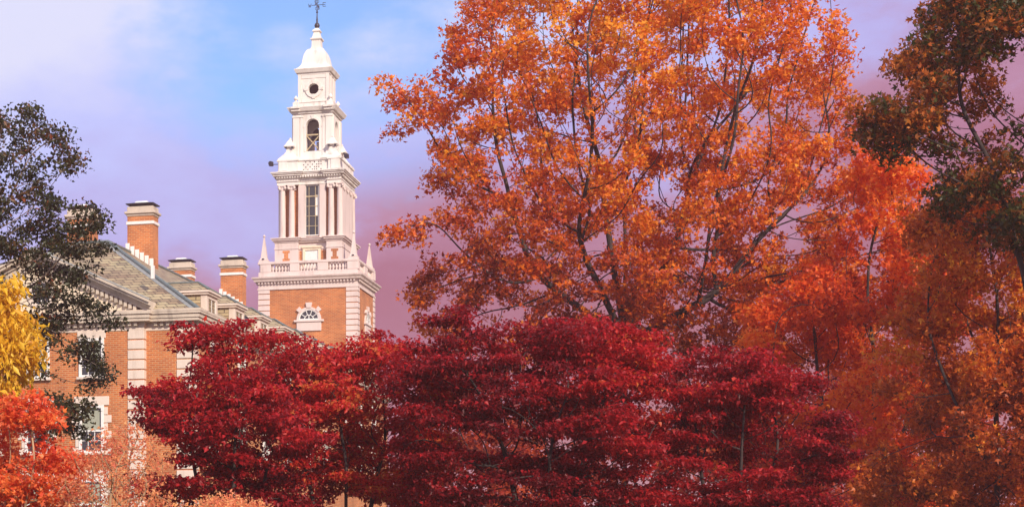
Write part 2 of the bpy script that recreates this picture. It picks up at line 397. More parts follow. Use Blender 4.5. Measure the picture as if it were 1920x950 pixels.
for dx in (-3.28, 0, 3.28):
    window(wing, UC+dx, 10.95, 13.12, -.35)
    window(wing, UC+dx, 6.7, 9.35, -.35, 1.5, True)
    window(wing, UC+dx, 2.6, 5.2, -.35, 1.5, True)
# side windows (facing right): the same window turned a quarter turn
for zz, kd in (((10.95, 13.12), False), ((6.7, 9.35), True)):
    w0 = window(wing, 0, zz[0], zz[1], 0, 1.5, kd)
    w0.rotation_euler = (0, 0, R(90)); w0.location = (0, 3.95, 0)
    for i in range(1, 9): copy_tree(w0, wing, (0, 5.7*i, 0))
# dormers along the right slope
def dormer(v):
    uf = -.12; z0 = ZE+(OV-uf)*SL-.1; z1 = 15.85; ub = OV-(z1-ZE)/SL-.3
    d = MB().prism([(uf-.02, z0-.3), (uf-.02, z1), (ub, z1), (ub, z1-.3)][::-1], v, v+2.0).build('dormer', 'slate', wing)
    MB().box(uf-.35, uf+.03, v-.03, v+.28, z0-.45, z1).box(uf-.35, uf+.03, v+1.72, v+2.03, z0-.45, z1).box(uf-.15, uf+.03, v+.28, v+1.72, z1-.2, z1).box(uf-.15,uf+.03,v+.28,v+1.72,z0-.45,z0-.25).build('dormer_frame', 'quoin', d)
    sh = MB()
    for a, b in ((v+.30, v+.97), (v+1.03, v+1.70)): sh.box(uf-.09, uf-.03, a, b, z0-.25, z1-.2)
    sh.build('pane', 'glass', d)
    MB().box(uf-.05, uf+.0, v+.96, v+1.04, z0-.25, z1-.2).box(uf-.05, uf, v+.28, v+.36, z0-.25, z1-.2).box(uf-.05, uf, v+1.64, v+1.72, z0-.25, z1-.2).build('sash_bar', 'paint', d)
    ub2 = OV-(z1+.7-ZE)/SL-.2
    MB().box(ub-.2, uf+.14, v-.14, v+2.14, z1, z1+.12).box(ub-.3, uf+.22, v-.22, v+2.22, z1+.12, z1+.22).build('dormer_cornice', 'quoin', d)
    q = MB(); zr = z1+.22; h = .62
    q.add([(uf+.22,v-.22,zr),(uf+.22,v+2.22,zr),(ub-.5,v+2.22,zr),(ub-.5,v-.22,zr),(uf-.8,v+1,zr+h),(ub2-.6,v+1,zr+h)],[(0,1,4),(1,2,5,4),(3,0,4,5),(2,3,5),(0,3,2,1)])
    q.build('dormer_roof', 'slate', d)
    MB().bar((uf+.2,v-.2,zr+.03),(uf-.8,v+1,zr+h+.03),.06).bar((uf+.2,v+2.2,zr+.03),(uf-.8,v+1,zr+h+.03),.06).bar((uf-.8,v+1,zr+h+.03),(ub2-.6,v+1,zr+h+.03),.06).build('ridge_roll', 'copper', d)
    return d
d0 = dormer(2.94)
for i in range(1, 8): copy_tree(d0, wing, (0, 5.7*i, 0))
# chimneys
def chimney(u, v, steps):
    w, dp = 1.72, 1.05
    c = MB().box(u, u+w, v, v+dp, 17.0, 22.45).build('chimney', 'brick', wing)
    MB().box(u-.07, u+w+.07, v-.07, v+dp+.07, 21.82, 22.02).build('belt_course', 'paint', c, bevel=.02)
    MB().box(u-.06, u+w+.06, v-.06, v+dp+.06, 22.36, 22.50).box(u-.16, u+w+.16, v-.16, v+dp+.16, 22.50, 22.66).box(u-.02, u+w+.02, v-.02, v+dp+.02, 22.66, 22.98).build('chimney_cap', 'cornice', c, bevel=.03)
    ps = MB()
    for x in (u+.12, u+w-.2):
        for y in (v+.1, v+dp-.18): ps.box(x, x+.07, y, y+.07, 22.96, 23.12)
    MB().sq(u+w/2, v+dp/2, [(23.10, w/2+.05, dp/2+.12), (23.16, w/2+.08, dp/2+.15), (23.30, w/2-.5, dp/2-.35)]).build('rain_hood', 'iron', c)
    MB().sq(u+w/2, v+dp/2, [(23.26, w/2-.42, dp/2-.2), (23.36, w/2-.5, dp/2-.28)]).build('hood_top', 'paint', c)
    ps.build('hood_post', 'iron', c)
    if steps:
        st = MB()
        for i in range(6):
            x = u-.10+i*.32; z = ZE+(OV-x)*SL
            st.box(x, x+.26, v-.06, v-.004, z-.25, z+.42)
        st.build('step_flashing', 'paint', c)
    return c
for v in (12.0, 33.4):
    du = -.2 if v < 20 else -.45
    chimney(t1+du, v, True); chimney(t1-4.1+du, v, False)
# small roof vents
MB().box(-2.9, -2.72, 1.2, 1.38, 16.6, 17.35).build('vent_pipe', 'paint', wing)
sd = MB().lathe(0, 0, [(0,.02),(.05,.2),(.14,.38),(.22,.46),(.25,.46),(.17,.36),(.08,.18),(.05,.02)], 14).build('satellite_dish', 'iron', wing, True)
sd.location = (-.9, 13.6, 15.75); sd.rotation_euler = (R(70), 0, R(30)); sd.scale = (.5, .5, .5)
MB().bar((0, 0, 0), (0, -1.1, -.25), .05).build('mount', 'iron', sd)

# ------------------------------------------------------------------ bell tower
YA = 155.0
TA = Vector(((591-CX)/F*YA, YA, 0))
tower = empty('bell_tower', TA, -TH)
tag(tower, 'tall white steeple with columns and open belfry on a square brick base', 'tower')
def ray(px, py, v):                                # local (u, z) where the view ray meets the plane y = v of the tower
    dx, dz = (px-CX)/F, (HY-py)/F
    # (P-TA).d = v, P = Y*(dx,1)
    Y = (v + TA.x*sT + TA.y*cT)/(dx*sT+cT)
    return (Y*dx-TA.x)*cT - (Y-TA.y)*sT, EYE+dz*Y
def zf(y, v, px=588): return ray(px, y, v)[1]
A0, B0 = 4.5, 3.75; uo = .22                       # brick base half width / half depth, tiny offset
zb = zf(538, -B0, 580)
base = MB().box(uo-A0, uo+A0, -B0, B0, 0, zb).build('brick_shaft', 'brick', tower)
qw = 1.02
for sx in (-1, 1):
    for sy in (-1, 1):
        x0, x1 = (uo+A0-qw, uo+A0+.06) if sx > 0 else (uo-A0-.06, uo-A0+qw)
        y0, y1 = (-B0-.06, -B0+qw*.75) if sy < 0 else (B0-qw*.75, B0+.06)
        quoins(x0, x1, y0, y1, 12, zb-.02, 'stone', tower, .50, .07)
# lunette windows (front and right side)
def lunette(par):
    r = .92; z = zf(599, -B0, 579); ux = ray(579.6, 599, -B0)[0]; y = -B0
    o = MB().ring(ux, z, r, r+.20, y-.14, y+.02, 0, 180).build('lunette_window', 'stone', par)
    n = 20; g_ = MB(); g_.add([(ux+r*math.cos(math.pi*i/n), y-.02, z+r*math.sin(math.pi*i/n)) for i in range(n+1)], [tuple(range(n+1))]); g_.build('pane', 'glass', o)
    b_ = MB().ring(ux, z, r*.42, r*.42+.06, y-.09, y-.03, 0, 180).ring(ux, z, r-.09, r, y-.10, y-.03, 0, 180)
    for a in (36, 72, 108, 144): b_.bar((ux+r*.44*math.cos(R(a)), y-.06, z+r*.44*math.sin(R(a))), (ux+(r-.04)*math.cos(R(a)), y-.06, z+(r-.04)*math.sin(R(a))), .035)
    b_.box(ux-.035, ux+.035, y-.085, y-.03, z, z+r*.44).box(ux-r, ux+r, y-.095, y-.03, z, z+.09); b_.build('glazing_bar', 'paint', o)
    k = MB()
    for a, s1, s2, h in ((90, .20, .30, .46), (45, .17, .22, .38), (135, .17, .22, .38)):
        c_, q_ = math.cos(R(a)), math.sin(R(a)); t_ = (-q_, c_); r0 = r+.12; r1 = r+.12+h
        k.prism([(ux+c_*r0+t_[0]*s1, z+q_*r0+t_[1]*s1), (ux+c_*r0-t_[0]*s1, z+q_*r0-t_[1]*s1), (ux+c_*r1-t_[0]*s2, z+q_*r1-t_[1]*s2), (ux+c_*r1+t_[0]*s2, z+q_*r1+t_[1]*s2)], y-.2, y+.01)
    k.build('keystone', 'stone', o, bevel=.02)
    MB().box(ux-1.36, ux+1.36, y-.22, y+.01, z-.2, z-.01).box(ux-1.12, ux+1.12, y-.12, y+.01, z-1.0, z-.2).build('sill', 'stone', o, bevel=.02)
    return o
l1 = lunette(tower)
l2 = copy_tree(l1, tower); l2.rotation_euler = (0, 0, R(90)); l2.location = (uo+A0-B0, 0, 0)
# entablature of the base
z1 = zf(527, -B0-.2, 580); z2 = zf(515, -B0-.6, 580)
MB().box(uo-A0-.03, uo+A0+.03, -B0-.03, B0+.03, zb, z1-.12).box(uo-A0-.10, uo+A0+.10, -B0-.10, B0+.10, zb-.12, zb).build('frieze', 'stone', tower)
MB().sq(uo, 0, [(z1-.12, A0+.08, B0+.08), (z1+.10, A0+.08, B0+.08), (z1+.10, A0+.34, B0+.34), (z1+.26, A0+.40, B0+.40), (z2-.12, A0+.52, B0+.52), (z2, A0+.55, B0+.55)]).build('cornice', 'stone', tower)
dd = MB()
def dent(mb, a, b, z0, z1, dep, cx, step):
    for i in range(int(2*a/step)): 
        x = cx-a+(i+.25)*step
        for y in (-b-dep, b): mb.box(x, x+step*.5, y, y+dep, z0, z1)
    for i in range(int(2*b/step)):
        y = -b+(i+.25)*step
        for x in (cx-a-dep, cx+a): mb.box(x, x+dep, y, y+step*.5, z0, z1)
dent(dd, A0+.08, B0+.08, z1-.10, z1+.095, .16, uo, .30); dd.build('dentil_course', 'stone', tower)
# balustrade
za, zbal0, zbal1, zr = z2, zf(507, -B0, 580), zf(492.5, -B0, 580), zf(487.5, -B0, 580)
AB, BB = A0+.02, B0+.02
bl = MB().box(uo-AB, uo+AB, -BB, -BB+.5, za, zbal0).box(uo-AB, uo+AB, BB-.5, BB, za, zbal0).box(uo+AB-.5, uo+AB, -BB+.5, BB-.5, za, zbal0).box(uo-AB, uo-AB+.5, -BB+.5, BB-.5, za, zbal0)
bal = bl.build('balustrade', 'stone', tower)
rl = MB()
for (x0, x1, y0, y1) in ((uo-AB-.06, uo+AB+.06, -BB-.06, -BB+.48), (uo-AB-.06, uo+AB+.06, BB-.48, BB+.06), (uo-AB-.06, uo-AB+.48, -BB+.48, BB-.48), (uo+AB-.48, uo+AB+.06, -BB+.48, BB-.48)):
    rl.box(x0, x1, y0, y1, zbal1, zr)
rl.build('top_rail', 'stone', bal, bevel=.03)
def pier(x0, x1, y0, y1): MB().box(x0, x1, y0, y1, zbal0, zbal1).build('pier', 'stone', bal, bevel=.02)
def pierx(p0, p1):
    x0 = ray(p0, 500, -BB)[0]; x1 = ray(p1, 500, -BB)[0]
    pier(x0, x1, -BB-.03, -BB+.45); pier(x0, x1, BB-.45, BB+.03); return x0, x1
ps_ = [pierx(488, 508), pierx(543, 561), pierx(595, 615), pierx(651, 672)]
for x in (uo-AB-.03, uo+AB-.42):
    for y0, y1 in ((-BB+.45, -BB+1.0), (-.9, .5), (BB-1.0, BB-.45)): pier(x, x+.45, y0, y1)
hb = zbal1-zbal0
bp = [(zbal0, .10), (zbal0+.08*hb, .10), (zbal0+.14*hb, .06), (zbal0+.36*hb, .13), (zbal0+.50*hb, .11), (zbal0+.80*hb, .05), (zbal0+.88*hb, .09), (zbal1, .09)]
def baluster(x, y): MB().lathe(x, y, bp, 8).build('baluster', 'stone', bal, True)
for (a, b) in zip(ps_[:-1], ps_[1:]):
    x0, x1 = a[1], b[0]
    for i in range(6): baluster(x0+(x1-x0)*(i+.5)/6, -BB+.22)
for y0, y1 in ((-BB+1.0, -.9), (.5, BB-1.0)):
    for i in range(5): baluster(uo+AB-.22, y0+(y1-y0)*(i+.5)/5)
# corner obelisks
def obelisk(x, y, h):
    o = MB().box(x-.40, x+.40, y-.40, y+.40, zr, zr+.22).sq(x, y, [(zr+.22, .30, .30), (zr+.30, .30, .30), (zr+.42, .26, .26), (zr+h, .045, .045)]).build('obelisk', 'stone', tower)
    MB().lathe(x, y, [(zr+h-.03, .03), (zr+h+.02, .10), (zr+h+.10, .13), (zr+h+.2, .07), (zr+h+.25, .01)], 10).build('finial', 'stone', o, True)
    MB().box(x-.10, x+.10, y-.47, y-.40, zr+.23, zr+.33).build('lamp', 'iron', o)
ho = zf(441, -B0+.4, 498)-zr-.2
for sx in (-1, 1):
    for sy in (-1, 1): obelisk(uo+sx*(AB-.42), sy*(BB-.42), ho)

# pedestal stage
uo2 = .10
A1, B1 = 3.1, 3.0
zp0, zp1, zp2 = z2-.05, zf(452, -B1, 586), zf(443, -B1-.2, 586)
xr0 = ray(559, 470, -B1)[0]; xr1 = ray(612, 470, -B1)[0]       # recessed centre
ped = MB().box(uo2-A1, xr0, -B1, B1, zp0, zp1).box(xr1, uo2+A1, -B1, B1, zp0, zp1).box(xr0, xr1, -B1+.45, B1-.45, zp0, zp1)
pd = ped.build('pedestal', 'stone', tower)
bk = MB()
for cxp in (536.5, 627.5):
    u = ray(cxp, 475, -B1)[0]; zt, zl = zf(467.5, -B1), zf(486, -B1)
    m1, m2 = zt-(zt-zl)*.25, zl+(zt-zl)*.2
    bk.box(u-.33, u+.33, -B1-.012, -B1+.1, m1, zt).box(u-.19, u+.19, -B1-.012, -B1+.1, m2, m1).box(u-.33, u+.33, -B1-.012, -B1+.1, zl-.3, m2)
for a, b in ((556.5, 566.5), (602, 611.5)):
    bk.box(max(ray(a, 475, -B1+.45)[0], xr0+.02), min(ray(b, 475, -B1+.45)[0], xr1-.02), -B1+.435, -B1+.5, zf(486, -B1)-.3, zf(467.5, -B1))
bk.build('brick_inset', 'brick', pd)
xd0, xd1 = ray(572.5, 475, -B1+.4)[0], ray(597, 475, -B1+.4)[0]; zd = zf(468.5, -B1+.4)
dr = MB().box(xd0, xd1, -B1+.40, -B1+.46, zp0, zd).build('door', 'paint', tower)
MB().box(xd0-.22, xd0, -B1+.30, -B1+.48, zp0, zd+.2).box(xd1, xd1+.22, -B1+.30, -B1+.48, zp0, zd+.2).box(xd0, xd1, -B1+.30, -B1+.48, zd, zd+.2).box(xd0-.32, xd1+.32, -B1+.22, -B1+.48, zd+.2, zd+.36).build('door_surround', 'plaster', dr)
def broken(mb, prof, A, B, cx, rec):
    # moulded course that breaks forward over the two corner blocks; the centre sits back by rec
    for z_0, z_1, ov in prof:
        mb.box(cx-A-ov, xr0+ov, -B-ov, B+ov, z_0, z_1); mb.box(xr1-ov, cx+A+ov, -B-ov, B+ov, z_0, z_1)
        mb.box(xr0+ov, xr1-ov, -B+rec-ov, B-rec+ov, z_0+.002, z_1-.002)
cr_ = MB(); broken(cr_, [(zp1, zp1+.15, .08), (zp1+.15, zp1+.30, .22), (zp1+.30, zp2, .32)], A1, B1, uo2, .30); cr_.build('pedestal_cornice', 'stone', tower)
ml = MB(); zmz = zf(465, -B1); broken(ml, [(zmz, zmz+.12, .05)], A1-.0, B1, uo2, .42); ml.build('string_course', 'stone', tower)

# column stage: brick core, piers, columns, window
zc0, zc1 = zp2, zf(345, -B1+.3, 586)
A2, B2 = 2.95, 2.85
core = MB().box(uo2-A2+.55, uo2+A2-.55, -B2+.62, B2-.62, zc0, zc1).build('column_stage_core', 'brick', tower)
def U(px, v=-B2): return ray(px, 390, v)[0]
for s in (-1, 1):                                   # broad stone flanks closing the stage at the sides
    MB().box(uo2+s*(A2-.26)-.24, uo2+s*(A2-.26)+.24, -B2+.55, B2-.55, zc0, zc1).build('side_wall', 'stone', core)
for a, b in ((559, 572.5), (598.5, 610.5)):
    y0 = -B2+.25; MB().box(U(a, y0), U(b, y0), y0, -B2+.65, zc0, zc1).build('pilaster', 'stone', core, bevel=.02)
def column(x, y, r):
    h0, h1 = zc0, zc1
    c = MB().lathe(x, y, [(h0+.18, r*1.0), (h0+.18+.3*(h1-h0), r), (h1-.45, r*.86)], 20).build('column', 'stone', tower, True)
    MB().box(x-r*1.25, x+r*1.25, y-r*1.25, y+r*1.25, h0, h0+.08).lathe(x, y, [(h0+.08, r*1.2), (h0+.13, r*1.22), (h0+.18, r*1.05)], 16).build('column_base', 'stone', c)
    cp = MB().lathe(x, y, [(h1-.47, r*.86), (h1-.42, r*.98), (h1-.36, r*.92), (h1-.16, r*1.0)], 16).box(x-r*1.2, x+r*1.2, y-r*1.2, y+r*1.2, h1-.13, h1)
    for sx in (-1, 1):
        for sy in (-1, 1):
            ax = Vector((sx, sy*1.0, 0)).normalized(); cpt = Vector((x, y, h1-.25))+ax*r*1.25
            tn = Vector((-ax.y, ax.x, 0)); cp.bar(cpt-tn*.09, cpt+tn*.09, .14, 10)
    cp.build('capital', 'stone', c)
rc = .275
for px in (530, 547.2, 621.1, 637.5): column(ray(px, 390, -B2+.3)[0], -B2+.3, rc)
for px in (530, 547.2, 621.1, 637.5): column(ray(px, 390, -B2+.3)[0], B2-.3, rc)
yw = -B2+.5
wx0, wx1 = ray(573.2, 390, yw)[0], ray(598, 390, yw)[0]; wz0, wz1 = zf(442, yw), zf(347, yw)
wd = MB().box(wx0-.02, wx0+.05, yw-.1, yw+.1, wz0, wz1).box(wx1-.05, wx1+.02, yw-.1, yw+.1, wz0, wz1).box(wx0+.05, wx1-.05, yw-.1, yw+.1, wz0, wz0+.08).box(wx0+.05, wx1-.05, yw-.1, yw+.1, wz1-.08, wz1).build('tall_window', 'paint', core)
MB().box(wx0+.05, wx1-.05, yw+.0, yw+.02, wz0+.08, wz1-.08).build('pane', 'glass', wd)
gb = MB(); ww = wx1-wx0
for q in (.26, .74): gb.box(wx0+ww*q-.022, wx0+ww*q+.022, yw-.06, yw-.002, wz0+.08, wz1-.08)
for i, th in ((1, .02), (2, .02), (3, .02), (4, .05)): 
    z = wz0+(wz1-wz0)*(i*.195); gb.box(wx0+.05, wx1-.05, yw-.065, yw-.004, z-th, z+th)
gb.build('glazing_bar', 'wood', wd)
MB().box(wx0+ww*.70, wx1-.06, yw-.005, yw-.001, wz0+(wz1-wz0)*.40, wz0+(wz1-wz0)*.80).build('blind', 'paint', wd)
# upper entablature
ze1, ze2 = zf(328, -B2-.2), zf(318, -B2-.5)
MB().box(uo2-A2+.0, xr0, -B2+.04, B2-.04, zc1, ze1-.15).box(xr1, uo2+A2, -B2+.04, B2-.04, zc1, ze1-.15).box(xr0, xr1, -B2+.22, B2-.22, zc1, ze1-.15).build('upper_frieze', 'white', tower)
c2 = MB(); broken(c2, [(zc1+.30, zc1+.36, .05), (ze1-.15, ze1+.05, .06), (ze1+.05, ze1+.20, .30), (ze1+.20, ze2-.1, .40), (ze2-.1, ze2, .48)], A2, B2, uo2, .2); c2.build('upper_cornice', 'white', tower)
d2 = MB(); dent(d2, A2+.06, B2+.06, ze1-.13, ze1+.045, .14, uo2, .24); d2.build('dentil_course', 'white', tower)
# garland swags on the right side frieze
sw = MB()
for k in range(3):
    for i in range(8):
        y = -B2+.75+k*1.3+i*.16; sag = math.sin(math.pi*i/7)*.28
        sw.lathe(uo2+A2+.02, y, [(zc1-.15-sag-.09, .01), (zc1-.15-sag, .10), (zc1-.15-sag+.09, .01)], 6)
sw.build('garland', 'stone', core)

# attic with scrolled corners
A3, B3 = 2.85, 2.75
zt0, zt1 = ze2, zf(297, -B3)
xa0, xa1 = xr0-.1, xr1+.1
at = MB().box(uo2-A3, xa0, -B3, B3, zt0, zt1-.12).box(xa1, uo2+A3, -B3, B3, zt0, zt1-.12).box(xa0, xa1, -B3+.18, B3-.18, zt0, zt1-.12)
for s in (-1, 1): at.box(uo2+s*(A3-.45)-.40, uo2+s*(A3-.45)+.40, -B3-.06, -B3+.1, zt0, zt1-.12)
atto = at.build('attic', 'white', tower)
ac = MB(); xr0s, xr1s = xr0, xr1; xr0, xr1 = xa0, xa1
broken(ac, [(zt1-.12, zt1, .10), (zt0, zt0+.16, .06)], A3, B3, uo2, .18); ac.build('attic_coping', 'white', atto); xr0, xr1 = xr0s, xr1s
gr = MB(); xm = ray(588, 305, -B3)[0]-.15; zm = (zt0+zt1)/2+.02
for i in range(9):
    for j in range(4):
        if (i+j) % 2 == 0 or (i*7+j*3) % 5 == 0: gr.box(xm-.85+i*.2, xm-.85+i*.2+.085, -B3+.155, -B3+.182, zm-.42+j*.22, zm-.42+j*.22+.085)
gr.build('pierced_grille', 'iron', atto)
# corner pinnacles with swept shoulders
def pinnacle(x, y, sx):
    z = zt1; h = 2.05
    p_ = MB().sq(x, y, [(z, .95, .95), (z+.12, .93, .93), (z+.35, .72, .72), (z+.62, .48, .48), (z+.85, .33, .33), (z+1.1, .27, .27), (z+1.28, .26, .26)]).build('pinnacle', 'white', tower)
    MB().sq(x, y, [(z+1.28, .46, .46), (z+1.36, .50, .50), (z+1.55, .36, .36), (z+1.85, .20, .20), (z+2.0, .10, .10)]).lathe(x, y, [(z+1.98, .10), (z+2.08, .13), (z+2.18, .04)], 10).build('pinnacle_cap', 'white', p_)
    for k in (-1, 1): MB().box(x+k*.3-.09, x+k*.3+.09, y-.50, y-.33, z+1.16, z+1.29).build('lamp', 'iron', p_)
for sx in (-1, 1):
    for sy in (-1, 1): pinnacle(uo2+sx*(A3-.95)*1.04, sy*(B3-.95), sx)
# flood lamps on outrigger arms
for sx, zz in ((-1, zt1-.3), (1, zt1-.02)):
    fa = MB().bar((uo2+sx*A3, -B3+.2, zz), (uo2+sx*(A3+.55), -B3-.1, zz-.05), .035).build('floodlight_arm', 'iron', tower)
    MB().box(uo2+sx*(A3+.62)-.17, uo2+sx*(A3+.62)+.17, -B3-.32, -B3+.06, zz-.18, zz+.18).bar((uo2+sx*(A3+.62), -B3-.3, zz), (uo2+sx*(A3+.62), -B3-.42, zz), .2, 10).build('floodlight', 'iron', fa)

# belfry
A4, B4 = 1.82, 1.70
zq0, zq1 = zt1-.25, zf(211, -B4)
bx = ray(586.2, 250, -B4)[0]; br = .60
zs_ = zf(235, -B4); zo = zf(283, -B4)
def arched(mb, y0, y1, x0, x1, z0, z1, cx, r, zb_, zs):
    # wall slab with an arched opening
    mb.box(x0, cx-r, y0, y1, z0, z1).box(cx+r, x1, y0, y1, z0, z1).box(cx-r, cx+r, y0, y1, z0, zb_)
    n = 16
    for i in range(n):
        a0, a1 = math.pi*i/n, math.pi*(i+1)/n
        xa, xb = cx+r*math.cos(a0), cx+r*math.cos(a1); z_a, z_b = zs+r*math.sin(a0), zs+r*math.sin(a1)
        mb.prism([(xb, z_b), (xa, z_a), (xa, z1), (xb, z1)], y0, y1)
bf = MB(); th = .45
arched(bf, -B4, -B4+th, bx-A4, bx+A4, zq0, zq1, bx, br, zo, zs_)
arched(bf, B4-th, B4, bx-A4, bx+A4, zq0, zq1, bx, br, zo, zs_)
bfo = bf.build('belfry', 'white', tower)
for s in (-1, 1):                                   # side walls carry the same arches
    sd_ = MB(); k0 = 0; arched(sd_, -A4, -A4+th, -B4+th, B4-th, zq0, zq1, 0, br, zo, zs_)
    sd_.v[k0:] = [(bx-s*p_[1], p_[0], p_[2]) for p_ in sd_.v[k0:]]
    sd_.build('side_wall', 'white', bfo)
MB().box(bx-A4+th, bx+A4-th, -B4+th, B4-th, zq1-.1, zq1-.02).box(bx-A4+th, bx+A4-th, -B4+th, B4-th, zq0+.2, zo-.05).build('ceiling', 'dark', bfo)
ar = MB().ring(bx, zs_, br, br+.20, -B4-.05, -B4+.02, 0, 180)
ar.box(bx-br-.26, bx-br, -B4-.05, -B4+.02, zs_-.14, zs_).box(bx+br, bx+br+.26, -B4-.05, -B4+.02, zs_-.14, zs_).box(bx-br-.2, bx-br, -B4-.035, -B4+.02, zo, zs_-.14).box(bx+br, bx+br+.2, -B4-.035, -B4+.02, zo, zs_-.14)
ar.prism([(bx-.10, zs_+br-.02), (bx+.10, zs_+br-.02), (bx+.15, zs_+br+.30), (bx-.15, zs_+br+.30)], -B4-.10, -B4+.02)
ar.build('archivolt', 'white', bfo)
pp = MB()
for s in (-1, 1):
    for q, w, dep in ((1.50, .30, .12), (1.02, .13, .07)):
        pp.box(bx+s*q-w, bx+s*q+w, -B4-dep, -B4+.02, zq0, zq1-.25)
        pp.box(bx+s*q-w-.05, bx+s*q+w+.05, -B4-dep-.05, -B4+.02, zq1-.42, zq1-.25)
        pp.box(bx+s*q-w-.05, bx+s*q+w+.05, -B4-dep-.05, -B4+.02, zq0, zq0+.65)
    for y in (-1.35, 1.35):
        pp.box(bx+s*(A4+.05)-.07, bx+s*(A4+.05)+.07, y-.28, y+.28, zq0, zq1-.25)
pp.build('pilaster', 'white', bfo, bevel=.015)
zx0, zx1 = zo, zf(252, -B4)
MB().box(bx-br, bx+br, -B4+.12, -B4+.22, zx1-.06, zx1+.06).build('railing', 'wood', bfo)
xb_ = MB().bar((bx-br, -B4+.15, zx0+.05), (bx+br, -B4+.15, zx1-.06), .055).bar((bx+br, -B4+.18, zx0+.05), (bx-br, -B4+.18, zx1-.06), .055); xb_.build('cross_brace', 'wood', bfo)
MB().lathe(bx, 0, [(zs_-.9, .62), (zs_-.8, .58), (zs_-.55, .42), (zs_-.2, .34), (zs_-.05, .2), (zs_+.1, .05)], 18).build('bell', 'iron', bfo, True)
MB().box(bx-.1, bx+.55, .2, .26, zo, zx1-.25).build('hatch', 'paint', bfo)
def stage_cornice(z, zt, A, B, ov, mat, parent, name):
    MB().sq(bx, 0, [(z, A+.06, B+.06), (z+(zt-z)*.3, A+.08, B+.08), (z+(zt-z)*.35, A+ov*.6, B+ov*.6), (z+(zt-z)*.7, A+ov*.85, B+ov*.85), (zt-.06, A+ov, B+ov), (zt, A+ov, B+ov)]).build(name, mat, parent)
zk = zf(199.5, -B4-.2)
stage_cornice(zq1-.06, zk, A4+.06, B4+.06, .40, 'white', bfo, 'cornice')
for s in (-1, 1):   # cornice breaks forward over the corner pilasters
    MB().box(bx+s*1.5-.42, bx+s*1.5+.42, -B4-.56, -B4-.1, zk-.15, zk+.004).box(bx+s*1.5-.38, bx+s*1.5+.38, -B4-.40, -B4-.1, zk-.36, zk-.15).build('cornice_block', 'white', bfo)
# parapet and urns
zpp = zf(190.5, -B4+.1)
MB().box(bx-A4+.02, bx+A4-.02, -B4+.05, B4-.05, zk, zpp-.06).box(bx-A4-.03, bx+A4+.03, -B4, B4, zpp-.06, zpp).box(bx-A4-.02, bx-A4+.6, -B4+.0, -B4+.6, zk, zpp-.06).box(bx+A4-.6, bx+A4+.02, -B4+.0, -B4+.6, zk, zpp-.06).build('parapet', 'white', tower)
for sx in (-1, 1):
    for sy in (-1, 1):
        x, y = bx+sx*(A4-.22), sy*(B4-.22)
        MB().box(x-.15, x+.15, y-.15, y+.15, zpp, zpp+.1).lathe(x, y, [(zpp+.1, .13), (zpp+.2, .07), (zpp+.3, .19), (zpp+.42, .20), (zpp+.54, .10), (zpp+.62, .05), (zpp+.66, .01)], 12).build('urn', 'white', tower, True)
# round window stage
A5, B5 = 1.42, 1.30
z50, z51 = zpp, zf(139.5, -B5)
rz_, rr = zf(167, -B5), .49
st = MB(); n = 24
# front slab with a round hole
for y0, y1 in ((-B5, -B5+.4), (B5-.4, B5)):
    st.box(bx-A5, bx-rr, y0, y1, z50-.1, z51).box(bx+rr, bx+A5, y0, y1, z50-.1, z51)
    for i in range(n):
        a0, a1 = math.pi*i/n, math.pi*(i+1)/n
        xa, xb2 = bx+rr*math.cos(a0), bx+rr*math.cos(a1); h0, h1 = rr*math.sin(a0), rr*math.sin(a1)
        st.prism([(xb2, rz_+h1), (xa, rz_+h0), (xa, z51), (xb2, z51)], y0, y1)
        st.prism([(xb2, z50-.1), (xa, z50-.1), (xa, rz_-h0), (xb2, rz_-h1)], y0, y1)
st.box(bx-A5, bx-A5+.4, -B5+.4, B5-.4, z50-.1, z51).box(bx+A5-.4, bx+A5, -B5+.4, B5-.4, z50-.1, z51)
sto = st.build('lantern_stage', 'white', tower)
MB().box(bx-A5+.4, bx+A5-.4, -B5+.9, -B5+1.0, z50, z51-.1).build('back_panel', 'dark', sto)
orr = MB().ring(bx, rz_, rr, rr+.28, -B5-.09, -B5+.01)
for a in (0, 90, 180, 270):
    c_, q_ = math.cos(R(a)), math.sin(R(a)); r0, r1 = rr-.02, rr+.38; w0, w1 = .09, .13
    orr.prism([(bx+c_*r0+q_*w0, rz_+q_*r0-c_*w0), (bx+c_*r1+q_*w1, rz_+q_*r1-c_*w1), (bx+c_*r1-q_*w1, rz_+q_*r1+c_*w1), (bx+c_*r0-q_*w0, rz_+q_*r0+c_*w0)], -B5-.13, -B5+.01)
orr.build('round_window', 'white', sto)
fr5 = MB()
for s in (-1, 1): fr5.box(bx+s*(A5-.13)-.15, bx+s*(A5-.13)+.15, -B5-.06, -B5+.05, z50, z51)
fr5.box(bx-A5+.3, bx+A5-.3, -B5-.04, -B5+.01, z51-.35, z51).box(bx-A5+.3, bx+A5-.3, -B5-.05, -B5+.01, z50, z50+.28)
for y in (-.55, .55): fr5.box(bx+A5-.01, bx+A5+.05, y-.12, y+.12, z50, z51)
fr5.build('pilaster', 'white', sto)
z6 = zf(127.5, -B5-.2)
stage_cornice(z51-.02, z6, A5, B5, .34, 'white', sto, 'cornice')
